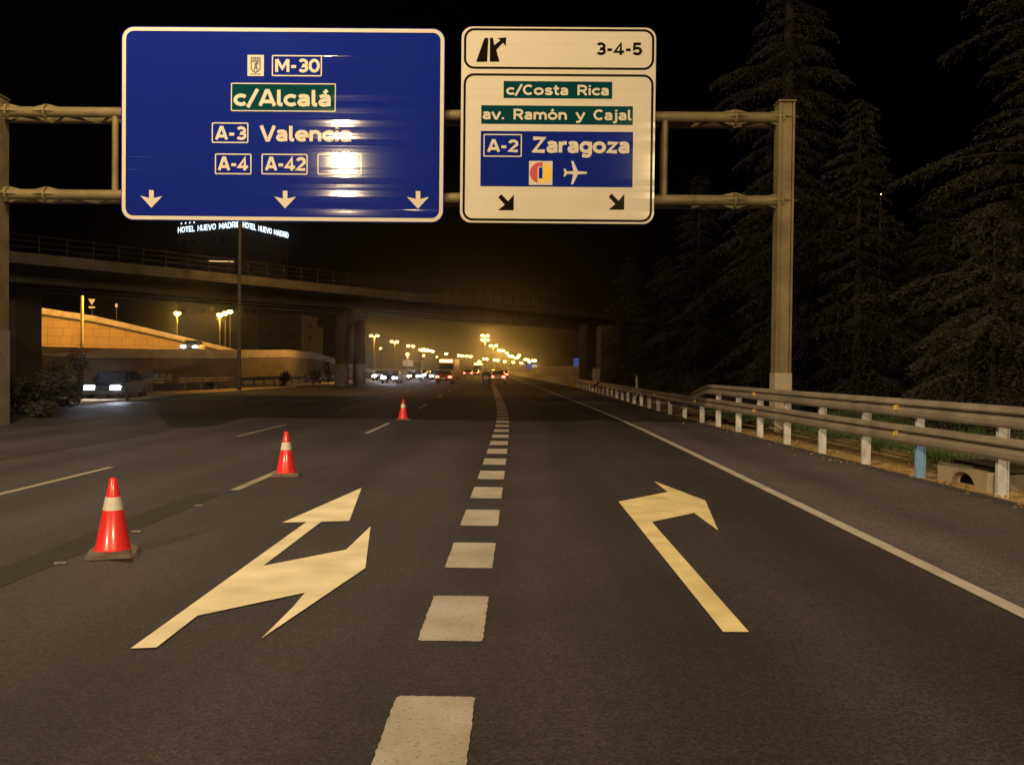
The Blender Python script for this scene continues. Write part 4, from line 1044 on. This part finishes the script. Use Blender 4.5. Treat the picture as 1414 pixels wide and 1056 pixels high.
def bus(px, D, label):
    p = at(px, 515, D); t = thing('bus', (p.x, D, 0), label, 'bus', 'buses driving away'); x = p.x
    m = MB(); m.prism([(x - 1.25, D, .35), (x + 1.25, D, .35), (x + 1.25, D + 11, .35), (x - 1.25, D + 11, .35)], [(x - 1.2, D + .1, 3.1), (x + 1.2, D + .1, 3.1), (x + 1.2, D + 10.9, 3.1), (x - 1.2, D + 10.9, 3.1)]); m.build('body', M['bus_paint'], t)
    MB().box((x, D + .02, 2.0), (2.0, .06, .9)).build('rear_window', M['glass'], t)
    MB().box((x, D + .05, 2.78), (1.9, .08, .38)).build('display', M['amber_em'], t)
    for sx in (-1, 1):
        MB().box((x + sx * .95, D - .02, 1.0), (.28, .05, .3)).build('taillight', M['red_print'], t)
        for yy in (2.4, 8.4): MB().tube([(x + sx * .95, D + yy, .5), (x + sx * 1.27, D + yy, .5)], .5, 16).build('wheel', M['tyre'], t)
bus(616, 128, 'bus with a lit amber display ahead of the red car')
bus(660, 215, 'distant bus with amber display left of the gore marker')

# gore marker, barriers, cabinet at the exit
g0 = at(672, 520, 97)
gmk = thing('gore_marker', (g0.x, 97, 0), 'dark round-topped gore marker with white chevrons where the exit splits off', 'road marker')
m = MB(); m.lathe((g0.x, 97, 0), [(.62, 0), (.62, .9), (.55, 1.15), (.35, 1.3), (.05, 1.36)], 24); m.build('body', M['marker_green'], gmk, smooth=True)
for sx in (-1, 1):
    m = MB(); pts = [(sx * .06, .95), (sx * .06, .45), (sx * .44, .70)]
    P = [(g0.x + a, 97 - math.sqrt(max(.64 ** 2 - a * a, .01)) - .01, b) for a, b in pts]; m.face(P if sx < 0 else P[::-1]); m.build('chevron', M['white'], gmk)
JR = [(-.30, 0), (-.30, .08), (-.13, .30), (-.09, .85), (.09, .85), (.13, .30), (.30, .08), (.30, 0)]
jb = thing('concrete_barrier', (5.2, 86, 0), 'low yellow-lit concrete barrier continuing from the end of the guardrail', 'barrier')
bx = lambda y: lin([(84, 5.5), (100, 4.7)])(y) if y < 100 else 4.7 + off(y) - off(100)
MB().sweep([(bx(y), y, -.02) for y in (86, 92, 100, 115, 135, 160, 200, 260)], JR).build('barrier_wall', M['conc_pale'], jb)
e = MB(); e.box((bx(85.3), 85.3, .48), (.9, 1.1, 1.0)).build('end_block', M['rust'], jb)
wl = thing('boundary_wall', (7, 103, 0), 'taller grey wall behind the low barrier, running from the overpass column into the distance', 'wall')
m = MB(); wp = [(7.6, 100), (6.6, 125), (5.2, 160), (2.5, 220), (-2, 320), (-6, 420)]
for (a, b), (c, d) in zip(wp, wp[1:]):
    m.prism([(a, b, -.1), (a + .35, b, -.1), (c + .35, d, -.1), (c, d, -.1)][::1], [(a, b, 2.0), (a + .35, b, 2.0), (c + .35, d, 2.0), (c, d, 2.0)])
m.build('wall_face', M['conc'], wl)
m = MB()
for (a, b), (c, d) in zip(wp, wp[1:]):
    m.prism([(a - .06, b, 2.003), (a + .41, b, 2.003), (c + .41, d, 2.003), (c - .06, d, 2.003)], [(a - .06, b, 2.15), (a + .41, b, 2.15), (c + .41, d, 2.15), (c - .06, d, 2.15)])
m.build('coping', M['conc_pale'], wl)
cb = at(823.5, 520, 80); ct = thing('utility_cabinet', (cb.x, 80, 0), 'pale narrow utility cabinet by the right overpass column', 'cabinet')
MB().box((cb.x, 80, .95), (.66, .5, 1.7)).build('body', M['cabinet'], ct); MB().box((cb.x, 80, .05), (.74, .58, .14)).build('plinth', M['conc'], ct)
MB().box((cb.x, 79.74, .95), (.56, .02, 1.5)).build('door', M['cabinet'], ct); MB().box((cb.x, 80, 1.83), (.74, .58, .06)).build('lid', M['cabinet'], ct)
mp_ = at(879, 533, 48); t = thing('marker_post', (mp_.x, 48, .1), 'short thin marker post behind the far guardrail', 'marker post')
MB().box((mp_.x, 48, .75), (.12, .06, 1.3)).build('body', M['cabinet'], t); MB().box((mp_.x, 47.965, 1.2), (.08, .012, .18)).build('reflector', M['reflector'], t)
def far_sign(px, py, D, wd, ht, label, m_, two=None):
    p = at(px, py, D); t = thing('road_sign', (p.x, D, 0), label, 'road sign')
    MB().tube([(p.x - wd * .3, D + .1, 0), (p.x - wd * .3, D + .1, p.z + ht * .4)], .08, 8).tube([(p.x + wd * .3, D + .1, 0), (p.x + wd * .3, D + .1, p.z + ht * .4)], .08, 8).build('pole', M['pole_grey'], t)
    MB().box((p.x, D, p.z), (wd, .06, ht)).build('panel', m_, t)
    if two: MB().box((p.x + wd * .25, D - .05, p.z - ht * .12), (wd * .48, .04, ht * .7)).build('place_panel', two, t)
far_sign(734.5, 505.5, 210, 2.6, 1.4, 'small far blue and white sign above the end of the barrier', M['bluesign_em'], M['whitesign_em'])
far_sign(795.5, 501, 112, .7, 1.2, 'small blue sign beside the right overpass column', M['bluesign_em'])
# far cantilever sign structure
fg = at(583, 500, 140); t = thing('sign_gantry', (fg.x, 140, 0), 'small distant cantilever sign arm above the oncoming headlights', 'gantry')
zz = at(583, 498.5, 140).z
MB().tube([(fg.x, 140, 0), (fg.x, 140, zz)], .14, 8).build('post', M['galv'], t); xa = at(556, 499, 140).x
MB().tube([(fg.x, 140, zz), (xa, 140, zz)], .11, 8).build('arm', M['galv'], t); MB().box((xa + .9, 139.8, zz - .35), (1.7, .08, 1.0)).build('panel', M['alu'], t)

# ------------------------------------------------------------------ distant street lamps
def far_lamp(heads, D, label, group, P=0, size=None, m_='lamp_far', base_z=0.0):
    Q = [at(px, py, D) for px, py in heads]; cx = sum(q.x for q in Q) / len(Q); top = max(q.z for q in Q)
    t = thing('street_lamp', (cx, D, base_z), label, 'street lamp', group); s_ = size or max(.22, 2.2 * D / F_PX)
    MB().tube([(cx, D, base_z), (cx, D, top - .1)], [.12, .06], 8).build('pole', M['pole_grey'], t)
    for q in Q:
        if abs(q.x - cx) > .2: MB().tube([(cx, D, q.z - .35), (q.x, D, q.z + s_ * .45)], .04, 6).build('arm', M['pole_grey'], t)
        m = MB(); m.lathe((q.x, D, q.z), [(s_ * .25, -s_ * .62), (s_ * .62, -s_ * .45), (s_ * .85, 0), (s_ * .7, s_ * .3), (s_ * .3, s_ * .48)], 12); m.build('lamp_globe', M[m_], t, smooth=True)
        m = MB(); m.lathe((q.x, D, q.z), [(s_ * .75, s_ * .32), (s_ * .3, s_ * .62), (.02, s_ * .7)], 12); m.build('lamp_hood', M['pole_grey'], t)
    if P:
        d = bpy.data.lights.new('lamp_light', 'POINT'); d.energy = P; d.color = SODIUM; d.shadow_soft_size = .3
        o = bpy.data.objects.new('lamp_light', d); col.objects.link(o); o.parent = t; o.location = (0, -s_ * 1.5, Q[0].z - base_z - s_)
GL_, GC, GR = 'lamps over the left carriageway', 'lamps in the centre distance', 'lamps in the long right-hand row'
far_lamp([(512.5, 463.3), (521.5, 463.3)], 150, 'nearest twin-headed street lamp past the overpass columns', GL_, 2000)
far_lamp([(541, 471.5), (548.5, 471.5)], 200, 'second twin-headed street lamp past the overpass columns', GL_, 1600)
far_lamp([(563.7, 477.5), (570.5, 478)], 240, 'third twin-headed street lamp from the overpass columns', GL_)
far_lamp([(525.3, 480.8)], 160, 'small single pale lamp below the nearest twin lamp', GL_, size=.22)
far_lamp([(562.6, 489)], 180, 'single round lamp directly below the third twin lamp', GL_, 1600)
for i, (a, b) in enumerate(((580.5, 482.5), (585.5, 482.2), (590, 483), (595.5, 484))):
    far_lamp([(a, b), (a + 2.2, b + 1)], 300 + 30 * i, 'one of the merged bright lamps in the blazing cluster on the left', GL_ + ', blazing cluster', 2500 if i == 1 else 0)
far_lamp([(584.7, 491)], 260, 'small dim lamp under the blazing left cluster', GL_, size=.3)
far_lamp([(616.2, 488.3)], 330, 'lone lamp midway between the left cluster and the centre lamps', GC)
far_lamp([(603.3, 492.5)], 330, 'faintest tiny lamp just right of the blazing left cluster', GC, size=.3)
for i, a in enumerate((633.5, 638, 644.5, 650)):
    far_lamp([(a, 490.6 + i * .5)], 380, 'one of four close lamps in a short row left of the tall lamps', GC + ', short row', 1500 if i == 1 else 0)
far_lamp([(662, 499)], 420, 'low single lamp under the tall right-hand lamps', GC)
far_lamp([(668.5, 495.3), (672, 495.5)], 400, 'low double lamp below the tall four-headed lamps', GC)
far_lamp([(665.6, 463), (673.8, 463)], 190, 'upper twin head of the tallest lamps right of centre', GR, 3500)
far_lamp([(666.5, 469.3), (674, 469.3)], 215, 'second twin lamp, directly below the tallest one', GR, 3000)
far_lamp([(677.5, 477.2), (685, 477.2)], 250, 'third twin lamp of the long right row', GR, 2500)
far_lamp([(689, 483.5), (695, 484)], 290, 'fourth twin lamp of the long right row', GR, 2500)
for i, (a, b) in enumerate(((700, 487.5), (703.5, 491), (707, 491.5), (711.5, 493.7), (717, 490.5), (714.5, 493.5))):
    far_lamp([(a, b)], 330 + 25 * i, 'one of the merged bright lamps where the long right row bunches up', GR + ', bunched', 2500 if i in (1, 3) else 0)
for i, (a, b) in enumerate(((683, 496.8), (687.3, 497.3), (697, 499), (708.6, 500), (720, 501))):
    far_lamp([(a, b)], 360 + 20 * i, 'one of the lower lamps strung out under the long right row', GR + ', lower string', 1500 if i == 2 else 0)
for i, (a, b) in enumerate(((725.5, 496), (729, 496.5), (731, 499.3), (736, 497.6), (739, 497.6))):
    far_lamp([(a, b)], 380 + 20 * i, 'one of the last lamps at the right end of the row, above the blue sign', GR + ', right end', 2500 if i == 2 else 0)
far_lamp([(245, 432.5)], 125, 'single bright lamp above the stone wall', 'lamps above the stone wall', 1500, .52, base_z=3)
far_lamp([(303.5, 434.8)], 125, 'left lamp of the three above the low end of the stone wall', 'lamps above the stone wall', 1500, .5, base_z=3)
far_lamp([(311, 432.2)], 130, 'middle lamp of the three above the low end of the stone wall', 'lamps above the stone wall', 0, .48, base_z=3)
far_lamp([(317.7, 430.2)], 135, 'right lamp of the three above the low end of the stone wall', 'lamps above the stone wall', 0, .48, base_z=3)
far_lamp([(426.5, 462)], 190, 'tiny yellow lamp beside the dim building left of the columns', 'lamps above the stone wall', 0, .2, base_z=0)
far_lamp([(1216, 268)], 70, 'tiny yellow lamp glinting through the cedars', None, 0, .09, base_z=1)

# ------------------------------------------------------------------ hotel and dim buildings
ha = at(246, 318, 215); hb = at(333, 318, 205); hc = at(398, 330, 222)
zr = hb.z + .5
ht = thing('hotel_building', (hb.x, hb.y + 8, 0), 'dark hotel tower with white illuminated rooftop letters behind the overpass', 'building')
foot = [(ha.x, ha.y), (hb.x, hb.y), (hc.x, hc.y), (hc.x - 10, hc.y + 14), (ha.x + 2, ha.y + 14)]
MB().prism([(x, y, 0) for x, y in foot], [(x, y, zr) for x, y in foot]).build('wall', M['facade'], ht)
def on_face(a, b, o=.12):
    d = Vector((b.x - a.x, b.y - a.y, 0)); L_ = d.length; d.normalize(); nn = Vector((d.y, -d.x, 0))
    return L_, (lambda u, z, k=0: tuple(Vector((a.x, a.y, 0)) + d * u + nn * (o + .002 * k) + Vector((0, 0, z))))
for a, b, s0, s1, zl, nfl in ((ha, hb, .0, 1.0, .25, 9), (hb, hc, .02, 1.0, .25, 9)):
    Ln, f3 = on_face(a, b)
    m = MB(); z0_ = at(290, 317, 210).z if a is ha else None
    zz0 = lambda u: zr + .15
    text(m, 'HOTEL NUEVO MADRID', lambda u, z, k: f3(u, z, k), Ln * s0, Ln * s1, zr + .25, 1.4, .19); m.build('rooftop_letters', M['hotel_em'], ht)
    for i in range(4):
        m = MB(); cu, cz = Ln * (.06 + .07 * i), zr + 2.5
        m.face([f3(cu + .34 * (1 if j % 2 == 0 else .45) * math.cos(R(90 + 36 * j)), cz + .34 * (1 if j % 2 == 0 else .45) * math.sin(R(90 + 36 * j))) for j in range(10)])
        m.build('star', M['hotel_em'], ht)
    m = MB(); m.tube([f3(0, zr + .1), f3(Ln, zr + .1)], .06, 5); m.build('letter_rail', M['pole_grey'], ht)
    for fl in range(6):
        zc = zr - 2.4 - 3.4 * fl
        for i in range(6):
            m = MB(); u0 = Ln * (.06 + .155 * i); m.face([f3(u0, zc - .7), f3(u0 + Ln * .09, zc - .7), f3(u0 + Ln * .09, zc + .7), f3(u0, zc + .7)])
            m.build('window', M['facade_glass'], ht)
Ln, f3 = on_face(ha, hb, .2); m = MB()
p0 = at(289, 360, ha.y); p1 = at(325, 366, hb.y)
u0, u1 = Ln * .5, Ln * .9
for i in range(3): m.face([f3(u0, p0.z - .25 * i * 2 - .8), f3(u1, p0.z - .25 * i * 2 - 1.4), f3(u1, p0.z - .25 * i * 2 - 1.2), f3(u0, p0.z - .25 * i * 2 - .6)]) if i == 0 else None
m.build('lit_canopy_edge', M['window_em'], ht)
def block(px0, px1, pytop, D, depth, label, lit=()):
    a, b = at(px0, pytop, D), at(px1, pytop, D); t = thing('apartment_building', ((a.x + b.x) / 2, D + depth / 2, 0), label, 'building'); z = a.z
    MB().prism([(a.x, D, 0), (b.x, D, 0), (b.x, D + depth, 0), (a.x, D + depth, 0)], [(a.x, D, z), (b.x, D, z), (b.x, D + depth, z), (a.x, D + depth, z)]).build('wall', M['facade'], t)
    MB().prism([(a.x - .3, D - .3, z + .003), (b.x + .3, D - .3, z + .003), (b.x + .3, D + depth, z + .003), (a.x - .3, D + depth, z + .003)], [(a.x - .3, D - .3, z + .4), (b.x + .3, D - .3, z + .4), (b.x + .3, D + depth, z + .4), (a.x - .3, D + depth, z + .4)]).build('roof', M['facade'], t)
    nx = max(2, int((b.x - a.x) / 3)); nz = max(1, int(z / 3.2))
    for i in range(nx):
        for j in range(nz):
            x = a.x + (i + .5) * (b.x - a.x) / nx; zc = 1.8 + 3.1 * j
            if zc < z - 1: MB().box((x, D - .01, zc), (1.3, .06, 1.3)).build('window', M['window_em'] if (i, j) in lit else M['facade_glass'], t)
block(356, 416, 436, 175, 14, 'wide dim apartment block behind the ramp, left of the overpass columns')
block(416, 428, 452, 182, 12, 'lower dim annexe at the right side of the wide apartment block')

# ------------------------------------------------------------------ night haze
hz = MB(); hz.box((0, 300, 24), (1100, 900, 56))
ho = hz.build('haze', M['asphalt']); ho.data.materials.clear()
hm_ = bpy.data.materials.new('night_haze'); hm_.use_nodes = True; ht_ = hm_.node_tree
ht_.nodes.remove(ht_.nodes['Principled BSDF'])
pv = ht_.nodes.new('ShaderNodeVolumePrincipled'); pv.inputs['Color'].default_value = (.9, .88, .85, 1); pv.inputs['Density'].default_value = .00042; pv.inputs['Anisotropy'].default_value = .96
ht_.links.new(pv.outputs[0], ht_.nodes['Material Output'].inputs['Volume'])
ho.data.materials.append(hm_); tag(ho, 'thin night haze glowing round the far lamps', 'haze', None, 'stuff')
